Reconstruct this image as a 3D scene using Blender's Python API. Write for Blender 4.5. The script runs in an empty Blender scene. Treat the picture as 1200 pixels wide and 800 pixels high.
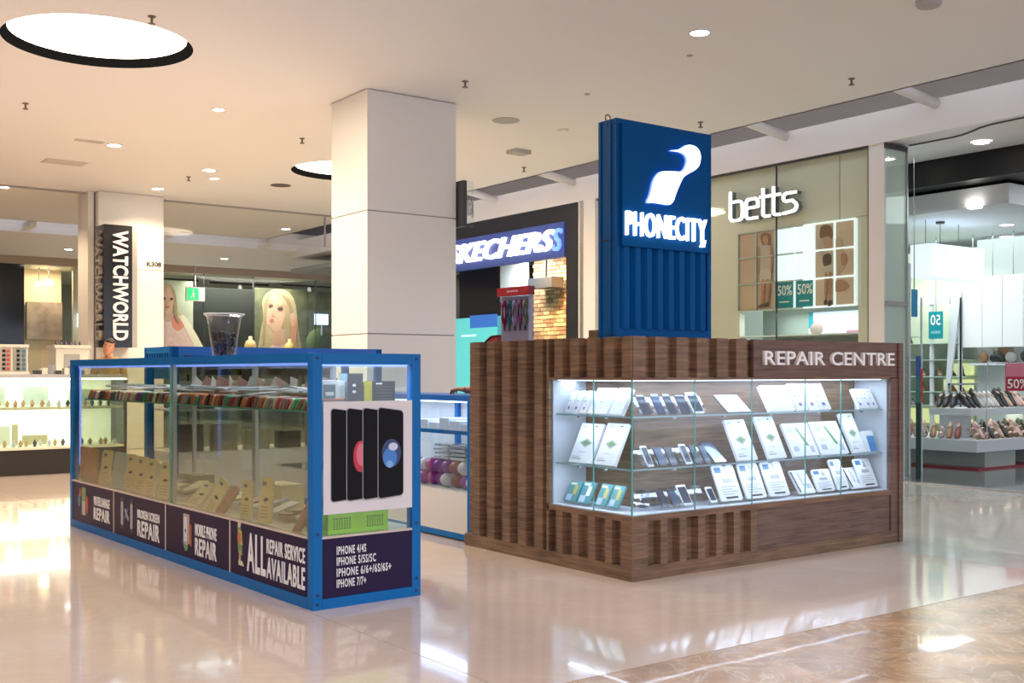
# Mall kiosk scene: blue glass cabinet, walnut repair kiosk and the shops around them
import bpy, bmesh, math, random
from mathutils import Matrix, Vector
random.seed(7)
R = math.radians
SC = bpy.context.scene
COL = SC.collection

# ------------------------------------------------------------------ camera
AZ = math.atan2(1750, 1290)
cam = bpy.data.cameras.new('camera'); camo = bpy.data.objects.new('camera', cam); COL.objects.link(camo)
cam.sensor_width = 36; cam.lens = 1290 / 1200 * 36; cam.shift_y = 37 / 1200
camo.location = (0, 0, 1.25); camo.rotation_euler = (R(90), 0, AZ - R(90))
cam.clip_end = 200
SC.camera = camo
# ------------------------------------------------------------------ world, exposure
w = bpy.data.worlds.new('world'); SC.world = w; w.use_nodes = True
bgn = w.node_tree.nodes['Background']
bgn.inputs['Color'].default_value = (0.78, 0.82, 1.0, 1); bgn.inputs['Strength'].default_value = 0.95
SC.view_settings.view_transform = 'Standard'; SC.view_settings.look = 'None'
SC.view_settings.exposure = 0.90; SC.view_settings.gamma = 1.0
CEIL = 4.2
WARM = (1.0, 0.76, 0.48); NEUT = (0.92, 0.93, 1.0); COOL = (0.72, 0.83, 1.0)

def lamp(name, kind, loc, power, color, size=0.2, rot=(0, 0, 0), spot=120, size_y=None):
    l = bpy.data.lights.new(name, kind); l.energy = power; l.color = color
    if kind == 'AREA':
        l.size = size
        if size_y: l.shape = 'RECTANGLE'; l.size_y = size_y
        else: l.shape = 'DISK'
    elif kind == 'SPOT':
        l.spot_size = R(spot); l.spot_blend = 0.6; l.shadow_soft_size = size
    else: l.shadow_soft_size = size
    o = bpy.data.objects.new(name, l); COL.objects.link(o); o.location = loc; o.rotation_euler = rot
    return o

# ------------------------------------------------------------------ materials
MATS = {}
def M(name, col, rough=0.5, metal=0.0, emit=0.0, ecol=None, noise=0.0, nscale=8.0, spec=0.5, coat=0.0, bump=0.0):
    if name in MATS: return MATS[name]
    m = bpy.data.materials.new(name); m.use_nodes = True; nt = m.node_tree; b = nt.nodes['Principled BSDF']
    c = (*col, 1) if len(col) == 3 else col
    b.inputs['Base Color'].default_value = c; b.inputs['Roughness'].default_value = rough
    b.inputs['Metallic'].default_value = metal; b.inputs['Specular IOR Level'].default_value = spec
    b.inputs['Coat Weight'].default_value = coat; b.inputs['Coat Roughness'].default_value = 0.05
    if emit:
        b.inputs['Emission Color'].default_value = (*(ecol or col), 1); b.inputs['Emission Strength'].default_value = emit
    if noise or bump:
        tc = nt.nodes.new('ShaderNodeTexCoord'); n = nt.nodes.new('ShaderNodeTexNoise'); n.inputs['Scale'].default_value = nscale
        n.inputs['Detail'].default_value = 6
        nt.links.new(tc.outputs['Object'], n.inputs['Vector'])
        if noise:
            mr = nt.nodes.new('ShaderNodeMapRange'); mr.inputs['To Min'].default_value = 1 - noise; mr.inputs['To Max'].default_value = 1 + noise
            mx = nt.nodes.new('ShaderNodeMix'); mx.data_type = 'RGBA'; mx.blend_type = 'MULTIPLY'; mx.inputs[0].default_value = 1
            mx.inputs[6].default_value = c
            nt.links.new(n.outputs['Fac'], mr.inputs['Value']); nt.links.new(mr.outputs[0], mx.inputs[7]); nt.links.new(mx.outputs[2], b.inputs['Base Color'])
        if bump:
            bp = nt.nodes.new('ShaderNodeBump'); bp.inputs['Strength'].default_value = bump; bp.inputs['Distance'].default_value = 0.01
            nt.links.new(n.outputs['Fac'], bp.inputs['Height']); nt.links.new(bp.outputs[0], b.inputs['Normal'])
    MATS[name] = m; return m

def glass(name, tint=(0.93, 0.97, 0.96), ior=1.5, rough=0.0, boost=1.0):
    if name in MATS: return MATS[name]
    m = bpy.data.materials.new(name); m.use_nodes = True; nt = m.node_tree; nt.nodes.clear()
    o = nt.nodes.new('ShaderNodeOutputMaterial'); mx = nt.nodes.new('ShaderNodeMixShader')
    t = nt.nodes.new('ShaderNodeBsdfTransparent'); t.inputs[0].default_value = (*tint, 1)
    g = nt.nodes.new('ShaderNodeBsdfGlossy'); g.inputs['Roughness'].default_value = rough; g.inputs[0].default_value = (1, 1, 1, 1)
    f = nt.nodes.new('ShaderNodeFresnel'); f.inputs['IOR'].default_value = ior
    mu = nt.nodes.new('ShaderNodeMath'); mu.operation = 'MULTIPLY'; mu.inputs[1].default_value = boost; mu.use_clamp = True
    ge = nt.nodes.new('ShaderNodeNewGeometry'); io = nt.nodes.new('ShaderNodeMapRange'); io.inputs['To Min'].default_value = ior; io.inputs['To Max'].default_value = 1 / ior
    nt.links.new(ge.outputs['Backfacing'], io.inputs['Value']); nt.links.new(io.outputs[0], f.inputs['IOR'])   # same reflectance on both faces of a thin pane
    nt.links.new(f.outputs[0], mu.inputs[0]); nt.links.new(mu.outputs[0], mx.inputs[0])
    nt.links.new(t.outputs[0], mx.inputs[1]); nt.links.new(g.outputs[0], mx.inputs[2]); nt.links.new(mx.outputs[0], o.inputs[0])
    MATS[name] = m; return m

def marble(name, base, vein, scale, rough, veinamt, cloud, mixf=.28, coat=.35):
    m = bpy.data.materials.new(name); m.use_nodes = True; nt = m.node_tree; b = nt.nodes['Principled BSDF']
    N = nt.nodes.new; Lk = nt.links.new
    tc = N('ShaderNodeTexCoord')
    n1 = N('ShaderNodeTexNoise'); n1.inputs['Scale'].default_value = scale; n1.inputs['Detail'].default_value = 8; n1.inputs['Distortion'].default_value = 1.2
    Lk(tc.outputs['Object'], n1.inputs['Vector'])
    vn = N('ShaderNodeTexNoise'); vn.inputs['Scale'].default_value = scale * 1.3; vn.inputs['Detail'].default_value = 9; vn.inputs['Roughness'].default_value = 0.55; vn.inputs['Distortion'].default_value = 2.2
    Lk(tc.outputs['Object'], vn.inputs['Vector'])
    sb = N('ShaderNodeMath'); sb.operation = 'SUBTRACT'; sb.inputs[1].default_value = 0.5; Lk(vn.outputs['Fac'], sb.inputs[0])
    v = N('ShaderNodeMath'); v.operation = 'ABSOLUTE'; Lk(sb.outputs[0], v.inputs[0])
    r1 = N('ShaderNodeValToRGB'); r1.color_ramp.elements[0].position = 0.3; r1.color_ramp.elements[1].position = 0.75
    r1.color_ramp.elements[0].color = (*[c * (1 - cloud) for c in base], 1); r1.color_ramp.elements[1].color = (*[min(1, c * (1 + cloud)) for c in base], 1)
    Lk(n1.outputs['Fac'], r1.inputs[0])
    r2 = N('ShaderNodeValToRGB'); r2.color_ramp.elements[0].position = 0.0; r2.color_ramp.elements[1].position = 0.035
    r2.color_ramp.elements[0].color = (veinamt,) * 3 + (1,); r2.color_ramp.elements[1].color = (0, 0, 0, 1); Lk(v.outputs[0], r2.inputs[0])
    n2 = N('ShaderNodeTexNoise'); n2.inputs['Scale'].default_value = scale * 0.8; Lk(tc.outputs['Object'], n2.inputs['Vector'])
    mul = N('ShaderNodeMath'); mul.operation = 'MULTIPLY'; Lk(r2.outputs[0], mul.inputs[0]); Lk(n2.outputs['Fac'], mul.inputs[1])
    mx = N('ShaderNodeMix'); mx.data_type = 'RGBA'; Lk(mul.outputs[0], mx.inputs[0]); Lk(r1.outputs[0], mx.inputs[6]); mx.inputs[7].default_value = (*vein, 1)
    Lk(mx.outputs[2], b.inputs['Base Color']); b.inputs['Roughness'].default_value = rough
    b.inputs['Coat Weight'].default_value = coat; b.inputs['Coat Roughness'].default_value = 0.03; b.inputs['Coat IOR'].default_value = 1.6
    n3 = N('ShaderNodeTexNoise'); n3.inputs['Scale'].default_value = 1.3; Lk(tc.outputs['Object'], n3.inputs['Vector'])
    bp = N('ShaderNodeBump'); bp.inputs['Strength'].default_value = 0.03; bp.inputs['Distance'].default_value = 0.05
    Lk(n3.outputs['Fac'], bp.inputs['Height']); Lk(bp.outputs[0], b.inputs['Normal']); Lk(bp.outputs[0], b.inputs['Coat Normal'])
    MATS[name] = m; return m

def wood(name, c1, c2, axis, rough=0.45):
    m = bpy.data.materials.new(name); m.use_nodes = True; nt = m.node_tree; b = nt.nodes['Principled BSDF']
    N = nt.nodes.new; Lk = nt.links.new
    tc = N('ShaderNodeTexCoord'); mp = N('ShaderNodeMapping')
    s = [60, 60, 60]
    for a in axis: s['xyz'.index(a)] = 3.0
    mp.inputs['Scale'].default_value = s
    n = N('ShaderNodeTexNoise'); n.inputs['Scale'].default_value = 1; n.inputs['Detail'].default_value = 5; n.inputs['Roughness'].default_value = 0.6
    n2 = N('ShaderNodeTexNoise'); n2.inputs['Scale'].default_value = 2.5
    Lk(tc.outputs['Object'], mp.inputs[0]); Lk(mp.outputs[0], n.inputs['Vector']); Lk(tc.outputs['Object'], n2.inputs['Vector'])
    ad = N('ShaderNodeMath'); ad.operation = 'MULTIPLY_ADD'; ad.inputs[1].default_value = 0.75
    Lk(n.outputs['Fac'], ad.inputs[0]); m2 = N('ShaderNodeMath'); m2.operation = 'MULTIPLY'; m2.inputs[1].default_value = 0.25
    Lk(n2.outputs['Fac'], m2.inputs[0]); Lk(m2.outputs[0], ad.inputs[2])
    r = N('ShaderNodeValToRGB'); r.color_ramp.elements[0].position = 0.36; r.color_ramp.elements[1].position = 0.64
    r.color_ramp.elements[0].color = (*c1, 1); r.color_ramp.elements[1].color = (*c2, 1)
    Lk(ad.outputs[0], r.inputs[0]); Lk(r.outputs[0], b.inputs['Base Color']); b.inputs['Roughness'].default_value = rough
    MATS[name] = m; return m

WHITE = M('white_paint', (0.78, 0.76, 0.73), 0.5, noise=0.02, nscale=2)
CEILM = M('ceiling_paint', (0.80, 0.79, 0.80), 0.75, noise=0.015, nscale=0.7)
BLACK = M('black_paint', (0.012, 0.012, 0.015), 0.5, spec=0.25)
DARK = M('dark_grey', (0.05, 0.05, 0.055), 0.4)
GREY = M('grey_paint', (0.35, 0.34, 0.33), 0.6)
BLUE = M('blue_steel', (0.0005, 0.080, 0.27), 0.5, noise=0.08, nscale=5, spec=0.10)
BLUEF = M('blue_frame', (0.001, 0.14, 0.42), 0.4, noise=0.06, nscale=6, spec=0.25)
NAVY = M('navy_vinyl', (0.018, 0.007, 0.045), 0.4, spec=0.2, noise=0.05)
PLUM = M('plum_vinyl', (0.055, 0.018, 0.045), 0.2, noise=0.05)
LETTER = M('white_letter', (0.92, 0.90, 0.88), 0.5)
CHROME = M('metal', (0.6, 0.6, 0.62), 0.25, metal=1)
GL = glass('clear_glass', (0.93, 0.97, 0.96), 1.5)
GLC = glass('cabinet_glass', (0.88, 0.88, 0.76), 1.5, boost=1.2)
GLS = glass('shop_glass', (0.96, 0.985, 0.965), 1.22)
GLE = M('glass_edge', (0.10, 0.35, 0.32), 0.15, spec=0.7)
ACR = glass('acrylic', (0.90, 0.93, 0.97), 1.5)
SKIN = M('skin', (0.48, 0.23, 0.14), 0.5, noise=0.05)
HAIR = M('black_hair', (0.015, 0.010, 0.008), 0.5)
WOODH = wood('walnut_horizontal', (0.095, 0.050, 0.026), (0.27, 0.155, 0.088), 'xy')
WOODR = wood('walnut_reddish', (0.085, 0.042, 0.030), (0.20, 0.115, 0.085), 'xy')
LED = M('led_strip', (0.7, 0.82, 1), 0.5, emit=2.2, ecol=(0.62, 0.76, 1.0))

# ------------------------------------------------------------------ mesh builder
class MB:
    def __init__(s): s.v = []; s.f = []; s.m = []; s.mats = []; s.sm = False
    def mi(s, mat):
        if mat is None: return 0
        if mat not in s.mats: s.mats.append(mat)
        return s.mats.index(mat)
    def add(s, vs, fs, mat=None):
        k = len(s.v); s.v += [tuple(p) for p in vs]; i = s.mi(mat)
        for f in fs: s.f.append([k + a for a in f]); s.m.append(i)
        return s
    def box(s, x0, y0, z0, x1, y1, z1, mat=None):
        x0, x1 = min(x0, x1), max(x0, x1); y0, y1 = min(y0, y1), max(y0, y1); z0, z1 = min(z0, z1), max(z0, z1)
        vs = [(x, y, z) for z in (z0, z1) for y in (y0, y1) for x in (x0, x1)]
        return s.add(vs, [(0, 2, 3, 1), (4, 5, 7, 6), (0, 1, 5, 4), (2, 6, 7, 3), (0, 4, 6, 2), (1, 3, 7, 5)], mat)
    def prism(s, pts, axis, a0, a1, mat=None):   # pts 2D polygon, extruded along axis
        def mk(p, a):
            return {'x': (a, p[0], p[1]), 'y': (p[0], a, p[1]), 'z': (p[0], p[1], a)}[axis]
        n = len(pts); vs = [mk(p, a0) for p in pts] + [mk(p, a1) for p in pts]
        fs = [list(range(n))[::-1], list(range(n, 2 * n))] + [(i, (i + 1) % n, n + (i + 1) % n, n + i) for i in range(n)]
        return s.add(vs, fs, mat)
    def lathe(s, prof, c=(0, 0, 0), n=20, mat=None, caps=True, sx=1, sy=1):
        vs = []; fs = []
        for r, z in prof:
            for i in range(n):
                a = 2 * math.pi * i / n; vs.append((c[0] + r * sx * math.cos(a), c[1] + r * sy * math.sin(a), c[2] + z))
        for j in range(len(prof) - 1):
            for i in range(n): fs.append((j * n + i, j * n + (i + 1) % n, (j + 1) * n + (i + 1) % n, (j + 1) * n + i))
        if caps: fs.append(list(range(n))[::-1]); fs.append([(len(prof) - 1) * n + i for i in range(n)])
        return s.add(vs, fs, mat)
    def tube(s, pts, r, n=8, mat=None):
        pts = [Vector(p) for p in pts]; vs = []; fs = []
        rs = r if isinstance(r, (list, tuple)) else [r] * len(pts)
        for k, p in enumerate(pts):
            d = (pts[min(k + 1, len(pts) - 1)] - pts[max(k - 1, 0)]).normalized()
            a = d.cross(Vector((0, 0, 1)));
            if a.length < 1e-3: a = d.cross(Vector((1, 0, 0)))
            a.normalize(); b = d.cross(a)
            for i in range(n):
                t = 2 * math.pi * i / n; vs.append(p + (a * math.cos(t) + b * math.sin(t)) * rs[k])
        for j in range(len(pts) - 1):
            for i in range(n): fs.append((j * n + i, j * n + (i + 1) % n, (j + 1) * n + (i + 1) % n, (j + 1) * n + i))
        fs.append(list(range(n))[::-1]); fs.append([(len(pts) - 1) * n + i for i in range(n)])
        return s.add(vs, fs, mat)
    def ball(s, c, r, n=12, mat=None):
        r = r if isinstance(r, (tuple, list)) else (r, r, r); prof = []
        vs = []; fs = []; h = max(6, n // 2 + 1)
        for j in range(h + 1):
            ph = math.pi * j / h
            for i in range(n):
                a = 2 * math.pi * i / n
                vs.append((c[0] + r[0] * math.sin(ph) * math.cos(a), c[1] + r[1] * math.sin(ph) * math.sin(a), c[2] - r[2] * math.cos(ph)))
        for j in range(h):
            for i in range(n): fs.append((j * n + i, j * n + (i + 1) % n, (j + 1) * n + (i + 1) % n, (j + 1) * n + i))
        return s.add(vs, fs, mat)
    def poly(s, pts, mat=None, th=0.002, y=0):    # flat print in the xz plane facing -y, with thickness
        area = sum(pts[i][0] * pts[(i + 1) % len(pts)][1] - pts[(i + 1) % len(pts)][0] * pts[i][1] for i in range(len(pts)))
        if area < 0: pts = pts[::-1]
        return s.prism(pts, 'y', y - th, y, mat)
    def xf(s, mtx, start=0):
        for i in range(start, len(s.v)): s.v[i] = tuple(mtx @ Vector(s.v[i]))
        return s
    def build(s, name, mat=None, parent=None, bevel=0, smooth=False, loc=None, rot=None):
        me = bpy.data.meshes.new(name); me.from_pydata(s.v, [], s.f)
        mats = s.mats if s.mats else [mat]
        for mm in mats: me.materials.append(mm or mat)
        if s.mats: me.polygons.foreach_set('material_index', s.m)
        bm = bmesh.new(); bm.from_mesh(me); bmesh.ops.recalc_face_normals(bm, faces=bm.faces)
        if smooth:
            bmesh.ops.remove_doubles(bm, verts=bm.verts, dist=1e-5)
            for f in bm.faces: f.smooth = True
        bm.to_mesh(me); bm.free()
        o = bpy.data.objects.new(name, me); COL.objects.link(o)
        if parent: o.parent = parent
        if loc: o.location = loc
        if rot: o.rotation_euler = rot
        if bevel:
            b = o.modifiers.new('bevel', 'BEVEL'); b.width = bevel; b.segments = 2; b.limit_method = 'ANGLE'
        return o

_o = ['', 'first', 'second', 'third', 'fourth', 'fifth', 'sixth', 'seventh', 'eighth', 'ninth', 'tenth', 'eleventh', 'twelfth', 'thirteenth', 'fourteenth', 'fifteenth', 'sixteenth', 'seventeenth', 'eighteenth', 'nineteenth', 'twentieth']
def ordw(n): return _o[n] if n <= 20 else ('twenty-' + _o[n - 20] if n < 30 else 'thirty-' + _o[n - 30] if n > 30 else 'thirtieth')
def B(*a): return MB().box(*a)
def tag(o, label, cat, group=None, kind=None):
    if label: o['label'] = label
    if cat: o['category'] = cat
    if group: o['group'] = group
    if kind: o['kind'] = kind
    return o
def thing(name, label, cat, loc=(0, 0, 0), rz=0, group=None):
    o = bpy.data.objects.new(name, None); COL.objects.link(o); o.empty_display_size = 0.1
    o.location = loc; o.rotation_euler = (0, 0, rz); return tag(o, label, cat, group)
def struct(name, mb, mat, parent=None, label=None):
    o = mb.build(name, mat, parent)
    if not parent: o['kind'] = 'structure'
    if label: o['label'] = label
    return o
def dup(root, loc, rz=None, label=None, group=None):
    r = root.copy(); COL.objects.link(r); r.location = loc
    if rz is not None: r.rotation_euler = (0, 0, rz)
    if label: r['label'] = label
    if group: r['group'] = group
    for ch in list(root.children):
        c = ch.copy(); COL.objects.link(c); c.parent = r
        for g in list(ch.children):
            d = g.copy(); COL.objects.link(d); d.parent = c
    return r

_tc = {}
def text_mesh(s, w, h, depth=0.01, bold=0.0, shear=0.0, spacing=1.0, res=3):
    """lettering fitted to w x h, lower left at the origin, facing -y"""
    cu = bpy.data.curves.new('lettering', 'FONT'); cu.body = s; cu.size = 1; cu.offset = bold * 0.4; cu.shear = shear; cu.space_character = spacing; cu.extrude = 0.5; cu.resolution_u = res
    o = bpy.data.objects.new('lettering', cu); COL.objects.link(o)
    dg = bpy.context.evaluated_depsgraph_get(); me = bpy.data.meshes.new_from_object(o.evaluated_get(dg))
    bpy.data.objects.remove(o)
    xs = [v.co.x for v in me.vertices]; ys = [v.co.y for v in me.vertices]
    x0, x1, y0, y1 = min(xs), max(xs), min(ys), max(ys)
    for v in me.vertices:
        x, y, z = v.co; v.co = ((x - x0) / (x1 - x0) * w, -depth * (z + 0.5), (y - y0) / (y1 - y0) * h)
    return me
def text(s, w, h, mat, parent, loc, rz=0, name='lettering', rot=None, **k):
    me = text_mesh(s, w, h, **k); me.materials.clear(); me.materials.append(mat)
    o = bpy.data.objects.new(name, me); COL.objects.link(o); o.parent = parent; o.location = loc; o.rotation_euler = rot or (0, 0, rz); return o

# ================================================================== SETTING
FB = marble('beige_marble', (0.68, 0.545, 0.455), (0.80, 0.72, 0.64), 1.0, 0.09, 0.3, 0.05)
FG = marble('grey_marble', (0.56, 0.55, 0.50), (0.78, 0.74, 0.68), 0.9, 0.14, 0.35, 0.06)
FD = marble('brown_marble', (0.42, 0.235, 0.095), (0.74, 0.55, 0.33), 2.6, 0.22, 0.9, 0.42, .16, .16); FD.node_tree.nodes['Principled BSDF'].inputs['Specular IOR Level'].default_value = 0.25
g_ = 0.006
struct('floor', B(-14, -8, -0.3, 32, 42, -0.02), DARK)
def slab(x0, y0, x1, y1, mat, label=None):
    o = B(x0 + g_/2, y0 + g_/2, -0.02, x1 - g_/2, y1 - g_/2, 0).build('floor', mat); o['kind'] = 'structure'
    if label: o['label'] = label
    return o
slab(-14, 3.45, 2.565, 42, FB, 'cream marble floor left of the blue display cabinet')
slab(2.565, 3.45, 6.79, 42, FB, 'cream marble floor under and between the kiosks')
slab(6.79, 3.45, 11.09, 42, FG, 'paler marble strip in front of the shoe shop')
slab(-14, -8, 32, 3.45, FD, 'brown veined marble border across the foreground')
slab(11.09, 3.45, 32, 42, M('shop_floor', (0.16, 0.17, 0.165), 0.16, coat=0.5, noise=0.1, nscale=3), 'dark polished shop floor')

# ceiling with round light wells
def ceiling_mesh(X0, Y0, X1, Y1, wells, z, th):
    mb = MB(); s = 1.1
    wells = sorted(wells, key=lambda c: c[1])
    yc = Y0
    for (cx, cy, r) in wells:
        if cy - s > yc: mb.box(X0, yc, z, X1, cy - s, z + th)
        mb.box(X0, cy - s, z, cx - s, cy + s, z + th); mb.box(cx + s, cy - s, z, X1, cy + s, z + th)
        n = 64; vs = []
        for i in range(n):
            a = 2 * math.pi * i / n; c, q = math.cos(a), math.sin(a); k = s / max(abs(c), abs(q))
            vs += [(cx + r * c, cy + r * q, z), (cx + k * c, cy + k * q, z)]
        mb.add(vs, [(2 * i, 2 * i + 1, 2 * ((i + 1) % n) + 1, 2 * ((i + 1) % n)) for i in range(n)])
        yc = cy + s
    mb.box(X0, yc, z, X1, Y1, z + th)
    return mb
WELLS = [(2.87, 10.12, 0.81), (7.62, 14.40, 0.81)]
struct('ceiling', ceiling_mesh(-12, -3.5, 10.05, 22.75, WELLS, CEIL, 0.15), CEILM)
struct('ceiling', B(10.05, -3.5, 5.0, 32, 42, 5.1), M('slot_grey', (.60, .55, .48), .7), label='upper slab above the light slot')
struct('ceiling', B(-12, 22.75, 5.0, 10.05, 42, 5.1), GREY)
struct('ceiling', B(-12, 23.4, 4.05, 17, 28.2, 4.25), CEILM, label='lower ceiling band before the far shopfronts')
struct('trim_1', B(-12, 23.36, 4.05, 17, 23.4, 4.45), WHITE)
struct('wall_back_upper', B(-12, 24.6, 4.25, 17, 24.7, 5.0), GREY)
struct('trim_2', B(10.02, -3.5, 4.2, 10.05, 22.75, 4.42), WHITE)
struct('trim_3', B(-12, 22.72, 4.2, 10.02, 22.75, 4.42), WHITE)
struct('trim_4', B(-12, 18.58, 4.17, 10.0, 18.62, 4.2), GREY)
# the long bulkhead over the right hand shops, its lower edge sweeping towards the aisle at the near end
struct('wall_right_upper', B(12.3, -3.5, 4.3, 12.4, 24, 5.0), M('slot_grey', (.6, .6, .6)))
cb = MB()
edge = []
for i in range(25):
    y = 24 - i * 0.4
    edge.append((11.09, y))
for t in range(11):
    a = t / 10; edge.append((11.09 - 0.55 * (1 - math.cos(a * math.pi)) / 2, 6.9 - 1.1 * a))
FT = 4.30
# soffit plate (one flat plate behind the front edge) and front face
cb.box(11.14, -3.5, 3.95, 12.54, 24, 4.28)
struct('trim_5', B(11.05, -3.5, 3.93, 11.13, 24, FT), WHITE, label='white bulkhead over the right hand shops')
struct('ceiling', cb, CEILM, label='soffit under the right bulkhead')
o = MB().tube([(11.52, 7.7, 3.944), (11.52, 7.15, 3.944), (11.48, 6.98, 3.944), (11.40, 6.82, 3.944), (11.31, 6.68, 3.944), (11.25, 6.5, 3.944), (11.23, 6.2, 3.944), (11.23, -3.4, 3.944)], .012, 6).build('trim_22', DARK); o['kind'] = 'structure'  # dark tube drawn in place of the shaded gap along the soffit
# black recess and lower white bulkhead inside the shoe shop
struct('trim_6', B(12.55, -3.5, 3.62, 12.63, 8.95, 3.95), BLACK)
struct('ceiling', B(12.6, 6.9, 3.64, 14.0, 8.95, 3.68), BLACK)
INC = M('shop_ceiling_paint', (0.72, 0.75, 0.78), 0.6)
struct('ceiling', B(13.0, 7.3, 3.35, 23, 12, 3.60), INC, label='lowered ceiling inside the shoe shop')
struct('ceiling', B(12.6, -3.5, 3.70, 23, 7.3, 3.9), INC)
# shop back walls on the right
PALE = M('pale_green_wall', (0.62, 0.68, 0.62), 0.5)
struct('wall_right', B(17.0, -3.5, 0, 17.15, 11.0, 3.95), PALE, label='back wall of the shoe shop')
struct('wall_right_2', B(11.4, 11.0, 0, 17.15, 11.15, 3.95), PALE)
struct('wall_right_3', B(14.6, 11.15, 0, 14.75, 24, 3.95), DARK, label='back wall of the sports shoe shop')
# left mall wall, out of view; its glowing and dark windows are added for reflections
struct('wall_left', B(-9.1, -3.5, 0, -9, 28.2, 4.2), M('beige_wall', (0.62, 0.52, 0.38), 0.5, noise=0.1, nscale=0.6))
for i, (y0, y1) in enumerate([(-2, 2.4), (3.2, 7.6), (8.4, 12.8), (13.6, 18.0), (18.8, 23.4)]):
    o = thing('added_window', None, 'window', (-9, (y0 + y1) / 2, 0)); o['kind'] = 'structure'; del o['category']
    h = (y1 - y0) / 2
    B(0, -h, 0.5, 0.03, h, 3.1).build('pane', M('added_window_glow', (0.5, 0.40, 0.25), 0.3, emit=0.16, ecol=(1.0, 0.80, 0.50)) if i % 2 else M('added_window_dim', (.06, .05, .04), .3), o)
    for yy in (-h, 0, h): B(0, yy - 0.05, 0, 0.1, yy + 0.05, 3.2).build('mullion', DARK, o)
# far shopfronts
struct('wall_back', B(-12, 34, 0, 24, 34.2, 4.05), M('back_shop_wall', (0.30, 0.31, 0.24), 0.6, noise=0.25, nscale=1.5))
struct('trim_7', B(-12, 28.1, 3.86, 17, 28.2, 4.05), M('taupe', (0.42, 0.33, 0.25), 0.5))
struct('ceiling', B(-12, 28.2, 3.86, 24, 34, 3.95), M('far_ceiling', (0.62, 0.62, 0.5), 0.6), label='ceiling inside the far shops')
struct('wall_back_2', B(-12, 28.2, 0, 6.25, 28.35, 3.86), M('glossy_black', (0.012, 0.016, 0.022), 0.08), label='glossy black shopfront panel at far left')

# shop window glazing at the back
for i, (x0, x1) in enumerate([(9.1, 10.66), (10.67, 12.04), (12.05, 13.9), (13.91, 16.4)]):
    o = struct('window_%d' % (i + 1), B(x0, 28.15, 0, x1, 28.17, 3.86), GLS)
    struct('window_frame', B(x1, 28.14, 0, x1 + 0.015, 28.18, 3.86), DARK, o)
struct('window_5', B(6.3, 28.15, 0, 6.62, 28.17, 3.86), GLS)
# smoke curtain of hanging glass
for i, (x0, x1) in enumerate([(-6, 5.0), (6.3, 9.36), (9.38, 10.0)]):
    struct('trim_glass_%d' % i, B(x0, 18.59, 3.6, x1, 18.60, 4.17), glass('baffle_glass', (0.97, 0.96, 0.94), 1.15))
struct('trim_8', B(9.355, 18.585, 3.6, 9.385, 18.605, 4.17), GREY)

# struts across the light slots
t0 = None
for i, y in enumerate([2.9, 5.0, 7.1, 9.2, 11.3, 13.4, 15.5]):
    lab = 'white diagonal strut in the ceiling slot over the right shops, %s from the near end' % ordw(i + 1)
    o = MB().tube([(10.08, y + 0.1, 4.42), (11.08, y - 0.05, 4.24)], 0.06, 10).build('strut', WHITE, smooth=True); tag(o, lab, 'strut', 'struts across the right ceiling slot')
for i, x in enumerate([5.2, 7.9, 10.15, 12.4]):
    o = B(x - 0.07, 22.76, 4.1, x + 0.07, 23.36, 4.22).build('strut', WHITE); tag(o, 'short white strut bridging the far ceiling slot, %s from the left' % ordw(i + 1), 'strut', 'struts across the far ceiling slot')

# ------------------------------------------------------------------ columns
def column(name, label, x0, y0, x1, y1, seams):
    t = thing(name, label, 'column', ((x0 + x1) / 2, (y0 + y1) / 2, 0)); hx, hy = (x1 - x0) / 2, (y1 - y0) / 2
    zs = [0.0] + seams + [CEIL]
    for a, b in zip(zs[:-1], zs[1:]):
        B(-hx, -hy, a + 0.006, hx, hy, b - 0.006).build('cladding_panel', WHITE, t)
    B(-hx + 0.012, -hy + 0.012, 0, hx - 0.012, hy - 0.012, CEIL - 0.001).build('core', GREY, t)
    return t
c1 = column('column', 'square white panelled column behind the low blue counter', 5.56, 10.07, 6.66, 10.87, [0.40, 1.66, 2.94])
B(-0.56, -0.41, 4.165, 0.56, 0.41, 4.19).build('capital_strip', WHITE, c1)
c2 = column('column', 'white column marked K308 behind the watch counter', 5.18, 18.30, 6.24, 19.1, [1.4, 2.96])
text('K308', 0.24, 0.08, BLACK, c2, (0.25, -0.402, 3.02), depth=0.006, bold=0.05)
o = B(-0.65, -0.25, 0.0, -0.56, 0.35, CEIL).build('side_panel', WHITE, c2)

# blade sign with letter B on the right face of the column
t = thing('blade_sign', 'small dark blade sign with a letter beside the sports shop fascia', 'sign', (6.70, 10.0, 2.85))
B(-0.02, -0.04, 0.0, 0.03, 0.5, 0.50).build('plate', DARK, t)
text('B', 0.05, 0.17, M('silver', (0.55, 0.55, 0.55), 0.3), t, (0.04, -0.03, 0.12), depth=0.02, bold=0.02)
text('I', 0.012, 0.2, MATS['silver'], t, (0.10, -0.03, 0.10), depth=0.02)
B(0.03, -0.028, 0.0, 0.13, -0.024, 0.5).build('clear_plate', GL, t)

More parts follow.
